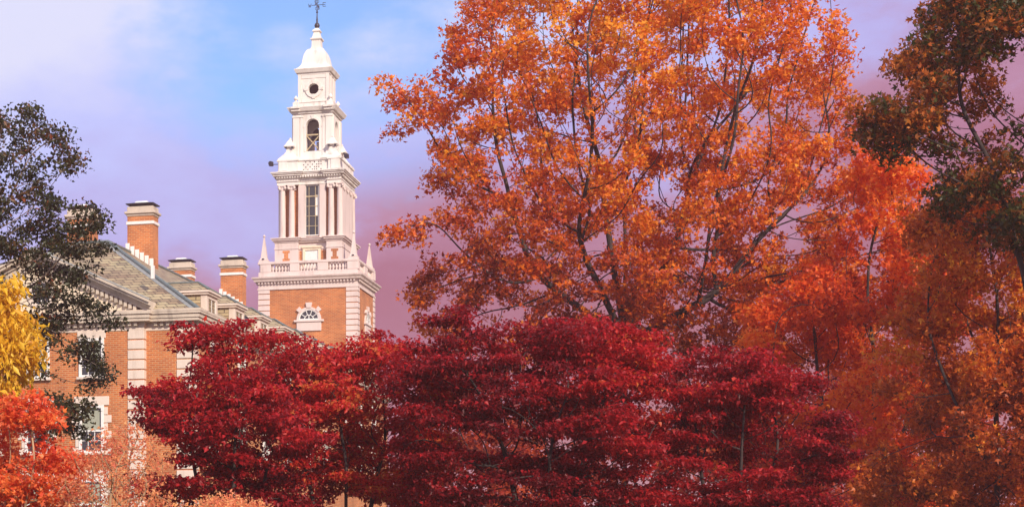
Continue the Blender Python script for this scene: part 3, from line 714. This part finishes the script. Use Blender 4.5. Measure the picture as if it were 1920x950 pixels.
# bell-shaped roof and stacked neck
def ogee(z0, zz1, a, b, a1, n=14):
    pr_ = []
    for i in range(n+1):
        t_ = i/n
        # concave flare at the foot, convex shoulder above
        w = (1-t_)
        f = 0.60*math.sqrt(max(0, 1-t_**2.2)) + 0.40*max(0, 1-t_*3.2)**2 if t_ < 1 else 0
        pr_.append((z0+(zz1-z0)*t_, a1+(a-a1)*f, a1+(b-a1)*f))
    return pr_
z7 = zf(93, 0); z8 = zf(76, 0); z9 = zf(61, 0); z10 = zf(54, 0)
MB().sq(bx, 0, ogee(z6, z7, A5+.26, B5+.26, .42)).build('ogee_roof', 'white', tower, True)
nk = MB().sq(bx, 0, [(z7-.1, .47, .47), (z7+.06, .47, .47), (z7+.08, .42, .42), (z8-.14, .40, .40), (z8-.02, .52, .52), (z8+.08, .52, .52), (z8+.14, .38, .38), (z9-.1, .26, .26), (z9, .36, .36), (z9+.08, .36, .36), (z10, .12, .12)])
nk.build('spire_neck', 'white', tower)
# finial ball, rod and weather vane
zb_ = zf(49, 0); zv = zf(10.5, 0)
wv = MB().lathe(bx, 0, [(z10-.05, .12), (z10+.02, .10), (zb_-.22, .10), (zb_-.17, .2), (zb_, .25), (zb_+.17, .18), (zb_+.26, .09), (zb_+.9, .05), (zv+2.6, .03)], 14).build('weather_vane', 'iron', tower, True)
rd = MB().lathe(bx, 0, [(zv-1.45, .05), (zv-1.35, .10), (zv-1.25, .05)], 10).lathe(bx, 0, [(zv-.75, .04), (zv-.65, .11), (zv-.55, .04)], 10)
for s in (-1, 1):
    rd.bar((bx, 0, zv), (bx+s*.52, 0, zv), .025).bar((bx, 0, zv), (bx, s*.52, zv), .025)
    for k in range(5):
        a0, a1 = R(180*k/5), R(180*(k+1)/5)
        for q in (-1, 1): rd.bar((bx+s*.17*math.sin(a0), 0, zv+q*(.32-.16*math.cos(a0))), (bx+s*.17*math.sin(a1), 0, zv+q*(.32-.16*math.cos(a1))), .02)
rd.build('scrollwork', 'iron', wv)
def letter(ch, x, y, alongx=True):
    mb = MB(); h, w = .17, .13
    segs = {'W': [(-1,1,-.5,-1),(-.5,-1,0,.4),(0,.4,.5,-1),(.5,-1,1,1)], 'E': [(-1,-1,-1,1),(-1,1,1,1),(-1,0,.7,0),(-1,-1,1,-1)],
            'N': [(-1,-1,-1,1),(-1,1,1,-1),(1,-1,1,1)], 'S': [(1,1,-1,1),(-1,1,-1,0),(-1,0,1,0),(1,0,1,-1),(1,-1,-1,-1)]}[ch]
    for a, b, c, d in segs:
        p1, p2 = ((x+a*w, y, zv+b*h), (x+c*w, y, zv+d*h)) if alongx else ((x, y+a*w, zv+b*h), (x, y+c*w, zv+d*h))
        mb.bar(p1, p2, .024)
    mb.build('letter', 'iron', wv)
letter('W', bx-.68, 0); letter('E', bx+.68, 0); letter('N', bx, .68, False); letter('S', bx, -.68, False)
MB().bar((bx-.8, .25, zv+1.5), (bx+.8, -.25, zv+1.5), .03).prism([(bx+.7, zv+1.35), (bx+1.05, zv+1.5), (bx+.7, zv+1.65)], -.24, -.22).prism([(bx-1.0, zv+1.3), (bx-.5, zv+1.45), (bx-.5, zv+1.55), (bx-1.0, zv+1.7)], .20, .22).build('arrow', 'iron', wv)

# ------------------------------------------------------------------ trees
rng = np.random.default_rng(11)
def P(px, py, D): return np.array(((px-CX)/F*D, D, EYE+(HY-py)/F*D))
def blobs(spec, D, n, void=.0, vs_=.9, seed=1, zf_=1.0):
    """points in a union of ellipsoids (px, py, rx, ry, depth radius m, depth offset m), thinned into clumps"""
    r = np.random.default_rng(seed)
    vol = np.array([b[2]*b[3]*b[4] for b in spec], float); vol = vol**.8; vol /= vol.sum()
    pts = []
    k = F/D
    w = r.normal(size=(14, 3))*vs_*1.6*np.array([1, 1, zf_]); ph = r.uniform(0, 6.28, 14)
    while sum(map(len, pts)) < n:
        idx = r.choice(len(spec), size=n, p=vol)
        q = r.normal(size=(n, 3)); q /= np.linalg.norm(q, axis=1)[:, None]; q *= (r.uniform(0, 1, n)**(1/2.6))[:, None]
        b = np.array(spec, float)[idx]
        c = np.stack([(b[:, 0]-CX)/k, D+b[:, 5], EYE+(HY-b[:, 1])/k], 1)
        p = c + q*np.stack([b[:, 2]/k, b[:, 4], b[:, 3]/k], 1)
        nz = np.cos(p@w.T+ph).sum(1)/math.sqrt(7)
        p = p[((nz > void) | (b[:, 2] < 62)) & (p[:, 2] > .7)]
        pts.append(p)
    return np.concatenate(pts)[:n]
def grow(att, path, step, dinf, dkill, iters=220, up=.05, jit=.12, seed=1):
    """space colonisation: returns node positions and parent indices"""
    r = np.random.default_rng(seed)
    pos = [np.array(p, float) for p in path]; par = list(range(-1, len(path)-1))
    pos = np.array(pos); par = np.array(par)
    d = np.linalg.norm(att[:, None]-pos[None], axis=2); near = d.argmin(1); dist = d.min(1)
    alive = np.ones(len(att), bool); cnt = np.zeros(len(pos), int)
    for it in range(iters):
        act = np.where(alive & (dist < (dinf if it > 3 else 1e9)))[0]
        if len(act) == 0: 
            act = np.where(alive)[0]
            if len(act) == 0: break
            act = act[np.argsort(dist[act])[:max(1, len(act)//20)]]
        v = att[act]-pos[near[act]]; v /= np.linalg.norm(v, axis=1)[:, None]+1e-9
        acc = np.zeros((len(pos), 3)); np.add.at(acc, near[act], v)
        src = np.unique(near[act]); src = src[cnt[src] < 4]
        if len(src) == 0: break
        dirv = acc[src]; dirv /= np.linalg.norm(dirv, axis=1)[:, None]+1e-9
        gp = par[src]; has = gp >= 0
        prev = np.zeros_like(dirv); prev[has] = pos[src[has]]-pos[gp[has]]; prev /= np.linalg.norm(prev, axis=1)[:, None]+1e-9
        dirv = dirv + .35*prev + r.normal(size=dirv.shape)*jit; dirv[:, 2] += up
        dirv /= np.linalg.norm(dirv, axis=1)[:, None]+1e-9
        new = pos[src]+dirv*step; cnt[src] += 1
        k0 = len(pos); pos = np.concatenate([pos, new]); par = np.concatenate([par, src]); cnt = np.concatenate([cnt, np.zeros(len(new), int)])
        al = np.where(alive)[0]
        dn_ = np.linalg.norm(att[al][:, None]-new[None], axis=2); j = dn_.argmin(1); m_ = dn_[np.arange(len(al)), j]
        b = m_ < dist[al]; near[al[b]] = k0+j[b]; dist[al[b]] = m_[b]
        alive[dist < dkill] = False
        if not alive.any(): break
    return pos, par
def skeleton(pos, par, tip, expo=2.3, smooth=2):
    n = len(pos); ch = [[] for _ in range(n)]
    for i in range(1, n): ch[par[i]].append(i)
    rad = np.zeros(n); cntd = np.ones(n, int)
    for i in range(n-1, -1, -1):
        rad[i] = tip if not ch[i] else sum(rad[c]**expo for c in ch[i])**(1/expo)
        for c in ch[i]: cntd[i] += cntd[c]
    for _ in range(smooth):
        q = pos.copy()
        for i in range(1, n):
            if ch[i]:
                c = max(ch[i], key=lambda k: rad[k]); q[i] = .5*pos[i]+.25*(pos[par[i]]+pos[c])
        pos = q
    return pos, rad, ch, cntd
def numesh(name, co, loops, starts, mat, parent, tint=None, smooth=False):
    me = bpy.data.meshes.new(name)
    me.vertices.add(len(co)); me.vertices.foreach_set('co', np.ascontiguousarray(co, np.float32).ravel())
    me.loops.add(len(loops)); me.loops.foreach_set('vertex_index', np.ascontiguousarray(loops, np.int32))
    me.polygons.add(len(starts)); me.polygons.foreach_set('loop_start', np.ascontiguousarray(starts, np.int32))
    me.update(calc_edges=True)
    if tint is not None:
        a = me.attributes.new('tint', 'FLOAT', 'FACE'); a.data.foreach_set('value', np.ascontiguousarray(tint, np.float32))
    if smooth: me.polygons.foreach_set('use_smooth', [True]*len(starts))
    me.materials.append(mat)
    o = bpy.data.objects.new(name, me); COL.objects.link(o)
    if parent: o.parent = parent
    return o
def limbs(name, pos, par, rad, ch, mat, parent, origin, rmin=0, rmax=9):
    vs = []; fs = []
    stack = [0]
    starts = [(0, -1)]
    while starts:
        i, p = starts.pop()
        chain = ([p] if p >= 0 else [])+[i]
        while ch[i]:
            c = max(ch[i], key=lambda k: rad[k])
            for k in ch[i]:
                if k != c: starts.append((k, i))
            chain.append(c); i = c
        if len(chain) < 2: continue
        m0 = rad[chain[min(1, len(chain)-1)]]
        pts = [Vector(pos[k]-origin) for k in chain]
        rr_ = [rad[k] for k in chain]
        if p >= 0: rr_[0] = min(rr_[0], rr_[1]*1.25)
        ns_ = 9 if m0 > .12 else (6 if m0 > .04 else (4 if m0 > .018 else 3))
        u = None; k0 = len(vs)
        for j, q in enumerate(pts):
            dv = (pts[min(j+1, len(pts)-1)]-pts[max(j-1, 0)]).normalized()
            u = dv.orthogonal() if u is None else u-dv*u.dot(dv)
            if u.length < 1e-4: u = dv.orthogonal()
            u = u.normalized(); w = dv.cross(u)
            r_ = rr_[j]*(1.0 if j < len(pts)-1 else .4)
            for a in range(ns_):
                an = 2*math.pi*a/ns_; vs.append(q+u*(r_*math.cos(an))+w*(r_*math.sin(an)))
        for j in range(len(pts)-1):
            for a in range(ns_):
                b = (a+1) % ns_; fs.append((k0+j*ns_+a, k0+j*ns_+b, k0+(j+1)*ns_+b, k0+(j+1)*ns_+a))
    lp = np.array(fs, np.int32).ravel()
    return numesh(name, np.array([tuple(v) for v in vs]), lp, np.arange(len(fs))*4, mat, parent, None, True)
TPL = {   # leaf outlines: vertices (along, across, out of plane) and faces of 4
    'lobed': (np.array([(0,0,0),(.55,-.62,.06),(.12,-.34,.02),(.42,-.20,-.03),(1,0,.04),(.42,.20,-.03),(.55,.62,.06),(.12,.34,.02)], float), [(0,2,1,3),(0,3,4,5),(0,5,6,7)]),
    'oval': (np.array([(0,0,0),(.45,-.30,.10),(1,0,-.06),(.45,.30,.10),(.5,0,0)], float), [(0,1,2,4),(0,4,2,3)]),
    'lance': (np.array([(0,0,0),(.4,-.19,.07),(1,0,-.10),(.4,.19,.07),(.5,0,0)], float), [(0,1,2,4),(0,4,2,3)]),
}
def leaves(name, c, size, kind, mat, parent, origin, tint, up=.6, spread=1.0, droop=.0, seed=3):
    r = np.random.default_rng(seed); n = len(c)
    nrm = r.normal(size=(n, 3))*spread; nrm[:, 2] += up; nrm /= np.linalg.norm(nrm, axis=1)[:, None]+1e-9
    a = r.normal(size=(n, 3)); a[:, 2] -= droop; a -= nrm*(a*nrm).sum(1)[:, None]; a /= np.linalg.norm(a, axis=1)[:, None]+1e-9
    b = np.cross(nrm, a)
    T, Fc = TPL[kind]; k = len(T)
    s = (size*r.uniform(.5, 1.4, n))[:, None]
    wob = r.uniform(.8, 1.2, (n, k, 1))
    co = (c-origin)[:, None, :] + (T[None, :, 0:1]*a[:, None]*s[:, None] + T[None, :, 1:2]*b[:, None]*s[:, None]*wob + T[None, :, 2:3]*nrm[:, None]*s[:, None]*2)
    co = co.reshape(-1, 3)
    fc = np.array(Fc)[None] + (np.arange(n)*k)[:, None, None]
    nf = n*len(Fc)
    return numesh(name, co, fc.reshape(-1), np.arange(nf)*4, mat, parent, np.repeat(tint, len(Fc)))
def make_tree(name, label, cat, base, spec, D, natt, step, leafmat, bark, nleaf, lsize, kind, fork=None, tip=.011, void=.0, vs_=.9,
              sig=(.3, .3, .22), tipcount=5, up=.6, spread=1.0, droop=0, seed=1, group=None, dinf=None, dkill=None, upb=.05, jit=.14, stems=None, expo=2.3, hub=None, bare=0.0, zf_=1.0, hue=None):
    base = np.array(base, float)
    att = blobs(spec, D, natt, void, vs_, seed, zf_)
    root = empty(name, tuple(base)); tag(root, label, cat, group)
    r = np.random.default_rng(seed+50)
    if stems is None: stems = [fork]
    allc = []; tv = []; tm = []
    trunk_obj = None; P_ = []; C0 = 0
    for si, fk in enumerate(stems):
        fk = np.array(fk, float); L = np.linalg.norm(fk-base); k = max(3, int(L/step))
        sub = att if len(stems) == 1 else att[np.argmin(np.stack([np.linalg.norm((att-np.array(s_))*np.array([1, 1, .35]), axis=1) for s_ in stems]), axis=0) == si]
        b0 = base + (r.normal(size=3)*np.array([.12, .12, 0]) if len(stems) > 1 else 0)
        if hub is not None:
            hb_ = np.array(hub, float); k1 = max(2, int(np.linalg.norm(hb_-base)/step)); k2 = max(2, int(np.linalg.norm(fk-hb_)/step))
            path = [base+(hb_-base)*(j/k1) for j in range(k1)] if si == 0 else []
            path += [hb_+(fk-hb_)*(j/k2)+(r.normal(size=3)*.12*step if 0 < j < k2 else 0) for j in range(k2+1)]; k = len(path)-1
        else:
            path = [b0+(fk-b0)*(j/k)+ (r.normal(size=3)*np.array([.05, .05, 0])*step if 0 < j < k else 0) for j in range(k+1)]
        if len(sub) < 3: continue
        pos, par = grow(sub, path, step, dinf or step*9, dkill or step*1.9, up=upb, jit=jit, seed=seed+si)
        pos, rad, ch, cd = skeleton(pos, par, tip, expo)
        rad[0] *= 1.35; rad[1] *= 1.12
        P_.append((pos, par, rad, ch))
        tips = np.where(cd <= tipcount)[0]; tips = tips[tips > k]
        allc.append(pos[tips])
    # one trunk mesh holding the stems
    objs = [limbs('trunk' if i == 0 else 'stem', p_[0], p_[1], p_[2], p_[3], bark, root, base) for i, p_ in enumerate(P_)]
    c = np.concatenate(allc)
    keep = r.uniform(size=len(c)) >= bare; c = c[keep]
    # whole spray-scale bare patches
    cid = r.integers(0, len(c), nleaf)
    wgt = r.uniform(.25, 1, len(c))
    cid = cid[r.uniform(size=nleaf) < wgt[cid]]
    q = c[cid] + np.clip(r.normal(size=(len(cid), 3)), -1.9, 1.9)*np.array(sig)
    ct = r.uniform(0, 1, len(c))
    wv_ = r.normal(size=(8, 3))*.5; ph = r.uniform(0, 6.28, 8)
    big = np.cos(c@wv_.T+ph).sum(1)/5
    t_ = np.clip(.5+.32*big[cid]+.42*(ct[cid]-.5)+r.normal(size=len(cid))*.17, 0, 1)
    if hue: t_ = np.clip(t_ + hue[2]*(np.clip((q[:, 2]-hue[0])/(hue[1]-hue[0]), 0, 1)-.5), 0, 1)  # lower leaves shift redder, a red wash put into the leaf colour
    leaves('crown', q, lsize, kind, leafmat, root, base, t_, up, spread, droop, seed+9)
    return root
M['bark_dark'] = mat_bark('dark_bark', (.020, .014, .015), (.060, .042, .040))
M['bark_grey'] = mat_bark('grey_bark', (.10, .075, .06), (.26, .19, .15))
M['bark_tan'] = mat_bark('tan_bark', (.24, .15, .09), (.50, .34, .20))
ORANGE = mat_leaf('orange_maple_leaf', [(0, (.20, .020, .008)), (.2, (.48, .055, .010)), (.45, (.70, .145, .009)), (.72, (.80, .25, .012)), (1, (.82, .40, .03))], .40, 1.35)
RUST = mat_leaf('rust_maple_leaf', [(0, (.22, .022, .010)), (.3, (.58, .065, .012)), (.7, (.80, .15, .014)), (1, (.82, .28, .03))], .45, 1.5)
RED = mat_leaf('crimson_dogwood_leaf', [(0, (.11, .006, .010)), (.3, (.29, .010, .016)), (.7, (.54, .019, .026)), (.92, (.66, .07, .035)), (1, (.60, .17, .04))], .46, 1.55)
OAK = mat_leaf('oak_leaf', [(0, (.035, .042, .010)), (.45, (.062, .064, .012)), (.6, (.20, .075, .014)), (.82, (.48, .11, .018)), (1, (.62, .20, .025))], .38, 1.5)
AMBER = mat_leaf('amber_leaf', [(0, (.13, .030, .008)), (.3, (.42, .075, .012)), (.65, (.68, .155, .016)), (1, (.74, .32, .03))], .40, 1.45)
BEECH = mat_leaf('shade_dark_beech_leaf', [(0, (.020, .024, .012)), (.5, (.044, .050, .016)), (.75, (.11, .055, .020)), (1, (.28, .075, .030))], .28, 1.5, .4)  # dark green foliage, deepened so the colour also carries the tree's shade
YELLOW = mat_leaf('golden_leaf', [(0, (.50, .22, .012)), (.4, (.72, .40, .018)), (1, (.85, .60, .06))], .38, 1.3)
SCARLET = mat_leaf('scarlet_leaf', [(0, (.40, .030, .018)), (.5, (.72, .075, .025)), (.8, (.82, .18, .05)), (1, (.84, .24, .06))], .40, 1.25)
PALE = mat_leaf('faded_pink_leaf', [(0, (.55, .10, .06)), (.5, (.76, .27, .13)), (1, (.84, .50, .20))], .45, 1.4)
WOOD = mat_leaf('far_russet_leaf', [(0, (.14, .012, .010)), (.5, (.38, .034, .016)), (1, (.56, .10, .018))], .42, 1.5)

# big orange maple
D = 60.
b = P(1172, 1014, D); b[2] = 0
spec = [(1185, 190, 330, 300, 6.5, 0), (1180, 480, 400, 160, 6.5, 0), (930, 210, 150, 130, 4, 0), (790, 195, 60, 55, 1.4, 0), (735, 165, 36, 28, .9, 0), (735, 240, 32, 22, .9, .4), (1000, 40, 150, 120, 4, 0), (840, 430, 100, 40, 2.0, -1), (750, 437, 50, 18, .9, -1),
        (890, 340, 110, 70, 3, 0), (870, 550, 110, 80, 3.4, 0), (1440, 160, 150, 170, 4.5, 0), (1540, 260, 80, 110, 3.5, 1), (1520, 500, 200, 140, 5, 0), (1250, -60, 340, 110, 5, 0), (1560, 120, 50, 50, 1.6, 1), (1130, 620, 330, 70, 5, 1),
        (1430, 620, 240, 80, 4, 1), (880, 90, 60, 80, 1.6, 0), (1620, 400, 90, 110, 3.5, 1), (1420, 350, 180, 100, 4, 0)]
make_tree('maple_tree', 'huge spreading orange maple filling the middle right of the picture', 'tree', b, spec, D, 6500, .38, ORANGE, M['bark_dark'], 200000, .135, 'lobed',
          stems=[P(1172, 400, D), P(1088, 455, D-1), P(1270, 450, D+.6), P(1010, 520, D+.4), P(1330, 560, D-.8), P(1130, 360, D+1.5)], hub=P(1172, 640, D), tip=.012, hue=(8, 19, .40), void=.04, vs_=.8,
          sig=(.24, .24, .16), tipcount=4, seed=21, dinf=4.2, dkill=.58, upb=.03, expo=2.15)
# second, rust-coloured maple low at the right
D = 53.
b = P(1640, 1014, D); b[2] = 0
spec = [(1560, 700, 190, 150, 4, 0), (1680, 540, 150, 150, 3.5, 0), (1480, 860, 190, 110, 3.5, 0), (1720, 820, 160, 160, 4, 0), (1660, 350, 70, 100, 2.2, 0), (1640, 950, 220, 90, 3, 0), (1600, 600, 180, 90, 3.5, 1.5)]
make_tree('maple_tree', 'rust orange maple with long bare dark twigs between the huge maple and the right edge', 'tree', b, spec, D, 2800, .38, RUST, M['bark_dark'], 90000, .14, 'lobed',
          stems=[P(1640, 720, D), P(1560, 800, D+.5), P(1720, 760, D-.5), P(1500, 850, D-.8)], hub=P(1640, 920, D), tip=.011, void=.05, vs_=.7, sig=(.24, .24, .17), tipcount=4, seed=31, dinf=4, dkill=.56, expo=2.2)
# oak at the right edge
D = 41.
b = P(1935, 1014, D); b[2] = 0
spec = [(1860, 120, 130, 150, 3, 0), (1735, 112, 60, 28, 1.2, 0), (1775, 210, 110, 60, 2, 0), (1660, 225, 55, 42, 1.2, 0), (1930, 330, 160, 150, 3, 0), (2020, 100, 170, 260, 3, 0), (1800, 20, 60, 60, 1.6, 0), (1700, 285, 80, 36, 1.5, 0), (1620, 190, 20, 24, .6, 0)]
make_tree('oak_tree', 'dark green oak turning brown, with a limb reaching left over the rust maple', 'tree', b, spec, D, 2600, .32, OAK, M['bark_dark'], 64000, .12, 'lobed',
          stems=[P(1930, 380, D), P(1870, 330, D-.5), P(1990, 400, D+.4)], hub=P(1930, 560, D), tip=.010, void=-.08, vs_=.8, sig=(.21, .21, .15), tipcount=4, seed=41, dinf=3.4, dkill=.48)
# amber tree below it
D = 45.
b = P(1860, 1014, D); b[2] = 0
spec = [(1830, 560, 140, 200, 3, 0), (1890, 800, 170, 210, 3.5, 0), (1770, 370, 80, 80, 2, 0), (1760, 720, 120, 130, 2.5, 0), (2000, 560, 150, 280, 3, 0), (1880, 420, 130, 120, 3, 1), (1740, 900, 140, 90, 2.5, 0)]
make_tree('oak_tree', 'tall amber and brown tree standing beneath the dark oak at the right edge', 'tree', b, spec, D, 3000, .34, AMBER, M['bark_dark'], 95000, .12, 'lobed',
          stems=[P(1870, 700, D), P(1800, 780, D-.5), P(1940, 760, D+.5)], hub=P(1870, 900, D), tip=.010, void=.08, vs_=.8, sig=(.21, .21, .17), tipcount=4, seed=51, dinf=3.5, dkill=.5)
# crimson dogwoods in front
def dogwood(label, px, D, spec, seed, nleaf, natt, void=-.02):
    b = P(px, 1014, D); b[2] = 0
    top = [P(px+dx, 860, D+dy) for dx, dy in ((-70, .3), (10, -.6), (75, .4))]
    return make_tree('dogwood_tree', label, 'tree', b, spec, D, natt, .20, RED, M['bark_dark'], int(nleaf*1.6), .10, 'oval', stems=top, tip=.007, void=void, vs_=1.3, zf_=1.8,
              sig=(.17, .17, .045), tipcount=4, up=1.2, spread=.75, droop=.9, seed=seed, group='crimson dogwoods in front', dinf=1.9, dkill=.30, upb=.0)
dogwood('bright crimson dogwood in front of the brick corner, leftmost of the red row', 430, 34,
        [(420, 690, 70, 70, 1.1, 0), (345, 610, 14, 14, .3, 0), (408, 622, 22, 16, .4, 0), (462, 612, 9, 14, .25, 0), (255, 725, 16, 14, .3, 0), (290, 735, 26, 20, .4, 0), (350, 640, 35, 30, .6, 0), (470, 672, 62, 44, 1, 0), (440, 628, 16, 16, .3, 0), (375, 622, 14, 14, .3, 0), (380, 790, 130, 90, 1.7, 0), (300, 745, 60, 25, .8, 0), (450, 800, 110, 160, 1.7, 0), (330, 880, 90, 90, 1.4, 0), (520, 860, 90, 130, 1.6, 0)], 61, 32000, 2000)
dogwood('crimson dogwood whose twig tips reach up in front of the brick tower base', 640, 37,
        [(650, 720, 100, 70, 1.3, 0), (545, 680, 50, 50, .8, 0), (528, 655, 20, 22, .4, 0), (505, 612, 9, 12, .25, 0), (535, 632, 14, 16, .3, 0), (558, 652, 26, 24, .5, .2), (498, 640, 22, 24, .4, 0), (585, 645, 14, 16, .3, 0), (590, 700, 50, 34, .8, .3), (600, 655, 16, 22, .35, 0), (642, 672, 24, 30, .5, 0), (700, 680, 60, 45, .9, 0), (750, 690, 50, 45, .9, 0),
         (602, 622, 8, 14, .25, 0), (645, 634, 9, 14, .25, 0), (670, 660, 12, 18, .3, 0), (712, 618, 18, 9, .3, 0), (690, 645, 24, 18, .4, 0), (765, 645, 20, 16, .4, 0),
         (545, 740, 80, 80, 1.3, 0), (620, 800, 120, 120, 1.8, 0), (700, 820, 110, 130, 1.8, 0), (600, 910, 120, 90, 1.6, 0), (760, 800, 90, 150, 1.6, 0)], 71, 44000, 3200, -.25)
dogwood('broad deep red dogwood spreading under the trunk of the huge orange maple', 1020, 35,
        [(1000, 735, 200, 90, 1.8, 0), (900, 655, 14, 18, .35, 0), (1040, 650, 50, 30, .7, 0), (1200, 690, 30, 30, .5, 0), (850, 665, 60, 40, 1.1, 0), (1060, 620, 24, 22, .5, 0), (1120, 612, 30, 14, .5, 0), (1180, 640, 60, 24, .7, 0), (780, 650, 24, 18, .4, 0), (965, 612, 24, 14, .4, 0), (1080, 690, 150, 110, 1.8, .8), (960, 965, 240, 50, 1.8, .5), (1150, 950, 160, 50, 1.6, .5), (800, 720, 90, 70, 1.4, 0), (890, 720, 120, 80, 1.6, .6), (860, 600, 40, 24, .6, 0), (820, 610, 24, 16, .4, 0), (1010, 625, 36, 22, .8, 0), (910, 640, 40, 30, .8, 0), (1090, 640, 110, 50, 1.2, 0), (950, 820, 190, 130, 2.1, 0), (1120, 800, 140, 140, 2, 0), (820, 800, 90, 130, 1.6, 0), (1000, 920, 240, 70, 2, 0), (1190, 680, 70, 60, 1.2, 0)], 81, 68000, 4600, -.15)
dogwood('deep red dogwood before the rust maple, rightmost of the red row', 1380, 36,
        [(1370, 750, 160, 100, 1.8, 0), (1270, 715, 90, 50, 1.3, 0), (1340, 660, 30, 16, .5, 0), (1420, 665, 26, 20, .5, 0), (1500, 720, 30, 24, .5, 0), (1560, 790, 40, 30, .6, 0), (1540, 850, 60, 60, 1, 0), (1380, 960, 220, 50, 1.6, .4), (1440, 790, 110, 100, 1.6, 0), (1340, 880, 190, 110, 2, 0), (1480, 900, 110, 80, 1.5, 0)], 91, 46000, 2900, -.1)
# beech at the left, its shade carried by the dark leaf colour
D = 46.
b = P(-150, 1014, D); b[2] = 0
spec = [(10, 270, 90, 80, 2, 0), (100, 270, 62, 48, 1.2, 0), (150, 300, 24, 24, .6, 0), (185, 400, 22, 26, .6, 0), (180, 455, 26, 20, .6, 0), (170, 480, 20, 24, .6, 0), (230, 610, 16, 12, .4, 0), (40, 440, 120, 90, 2.4, 0), (140, 410, 64, 46, 1.2, 0), (130, 470, 60, 40, 1.2, 0), (100, 560, 80, 66, 1.6, 0), (40, 540, 100, 60, 1.6, 0), (50, 640, 90, 50, 1.4, 0), (150, 650, 50, 26, .8, 0),
        (110, 730, 80, 60, 1.0, 0), (175, 590, 66, 24, .9, 0), (-90, 450, 130, 320, 3, 0), (70, 800, 60, 40, 1.0, 0), (30, 340, 90, 60, 2, 0), (180, 690, 36, 24, .7, 0), (195, 722, 20, 12, .4, 0), (120, 785, 60, 40, 1, 0), (170, 765, 26, 14, .4, 0), (150, 820, 24, 18, .4, 0)]
make_tree('beech_tree', 'dark green and purple tree in shade hanging over the pediment at the left edge', 'tree', b, spec, D, 4600, .26, BEECH, M['bark_grey'], 60000, .115, 'oval',
          stems=[P(-120, 420, D), P(-70, 560, D), P(-80, 700, D)], hub=P(-140, 780, D), tip=.0085, void=.10, vs_=1.7, sig=(.17, .17, .10), tipcount=4, seed=104, dinf=3.4, dkill=.42)
# yellow tree
D = 37.
b = P(-60, 1014, D); b[2] = 0
spec = [(0, 600, 62, 80, 1.2, 0), (30, 650, 45, 55, 1, 0), (-60, 620, 90, 110, 1.6, 0), (10, 700, 45, 40, 1, 0), (-50, 780, 90, 80, 1.4, 0)]
make_tree('hickory_tree', 'golden yellow tree with drooping leaves at the left edge below the dark tree', 'tree', b, spec, D, 500, .26, YELLOW, M['bark_grey'], 11000, .20, 'lance',
          fork=P(-55, 800, D), tip=.010, void=-.1, vs_=.9, sig=(.20, .20, .16), tipcount=4, up=.2, spread=1.0, droop=2.2, seed=111, dinf=3, dkill=.42)
# scarlet japanese maple low left
D = 28.
b = P(40, 1014, D); b[2] = 0
spec = [(40, 860, 95, 90, 1.2, 0), (-30, 830, 70, 90, 1.1, 0), (60, 780, 60, 40, .7, 0), (100, 900, 60, 70, .9, 0), (20, 940, 110, 50, 1.2, 0)]
make_tree('japanese_maple', 'scarlet Japanese maple with pale bare stems in the bottom left corner', 'tree', b, spec, D, 1100, .16, SCARLET, M['bark_tan'], 15000, .075, 'lobed',
          stems=[P(10, 930, D), P(50, 925, D-.3), P(80, 930, D+.3)], tip=.0075, void=-.05, vs_=1.5, sig=(.12, .12, .07), tipcount=4, up=.8, spread=.8, droop=.3, seed=121, dinf=1.6, dkill=.24)
# pale twiggy shrub and pink bush
D = 27.
b = P(205, 1014, D); b[2] = 0
spec = [(200, 890, 80, 80, 1, 0), (260, 880, 60, 80, .7, 0), (225, 810, 20, 22, .3, 0), (165, 930, 70, 50, .9, 0), (240, 940, 90, 40, .9, 0)]
make_tree('twiggy_shrub', 'half bare pale shrub with tan twigs between the scarlet maple and the crimson dogwood', 'shrub', b, spec, D, 900, .13, PALE, M['bark_tan'], 6500, .055, 'oval',
          stems=[P(175, 955, D), P(205, 950, D-.3), P(240, 955, D+.3)], tip=.0075, void=-.3, vs_=1.5, sig=(.10, .10, .07), tipcount=3, up=.6, seed=131, dinf=1.4, dkill=.18)
b = P(430, 1014, D); b[2] = 0
spec = [(430, 970, 70, 48, .8, 0), (470, 985, 60, 40, .7, 0), (380, 985, 60, 40, .7, 0)]
make_tree('twiggy_shrub', 'low faded pink bush at the bottom edge in front of the leftmost crimson dogwood', 'shrub', b, spec, D, 600, .12, PALE, M['bark_tan'], 9000, .055, 'oval',
          stems=[P(410, 990, D), P(445, 990, D)], tip=.005, void=-.4, vs_=1.5, sig=(.09, .09, .07), tipcount=4, up=.6, seed=141, dinf=1.4, dkill=.18)
# russet trees further back, closing the view between the trunks
def back_tree(label, px, D, top, wpx, seed):
    b = P(px, 1014, D); b[2] = 0
    h = 1014-top
    spec = [(px, top+h*.45, wpx, h*.42, 4, 0), (px-wpx*.5, top+h*.6, wpx*.6, h*.3, 3, 0), (px+wpx*.5, top+h*.6, wpx*.6, h*.3, 3, 0), (px, top+h*.85, wpx*.9, h*.15, 3, 0)]
    make_tree('russet_tree', label, 'tree', b, spec, D, 500, .6, WOOD, M['bark_dark'], 15000, .30, 'oval', fork=P(px, 960, D), tip=.02, void=-.2, vs_=.5, sig=(.45, .45, .35), tipcount=4, seed=seed, group='russet trees behind the maples', dinf=5, dkill=.9)
back_tree('russet tree behind the broad deep red dogwood, left of the maple trunk', 900, 84, 660, 190, 151)
back_tree('russet tree in the shade directly behind the huge maple trunk', 1190, 88, 640, 200, 161)
back_tree('russet tree glimpsed behind the rightmost crimson dogwood', 1460, 86, 640, 190, 171)
back_tree('russet tree glimpsed low behind the rust maple near the right edge', 1740, 90, 600, 200, 181)
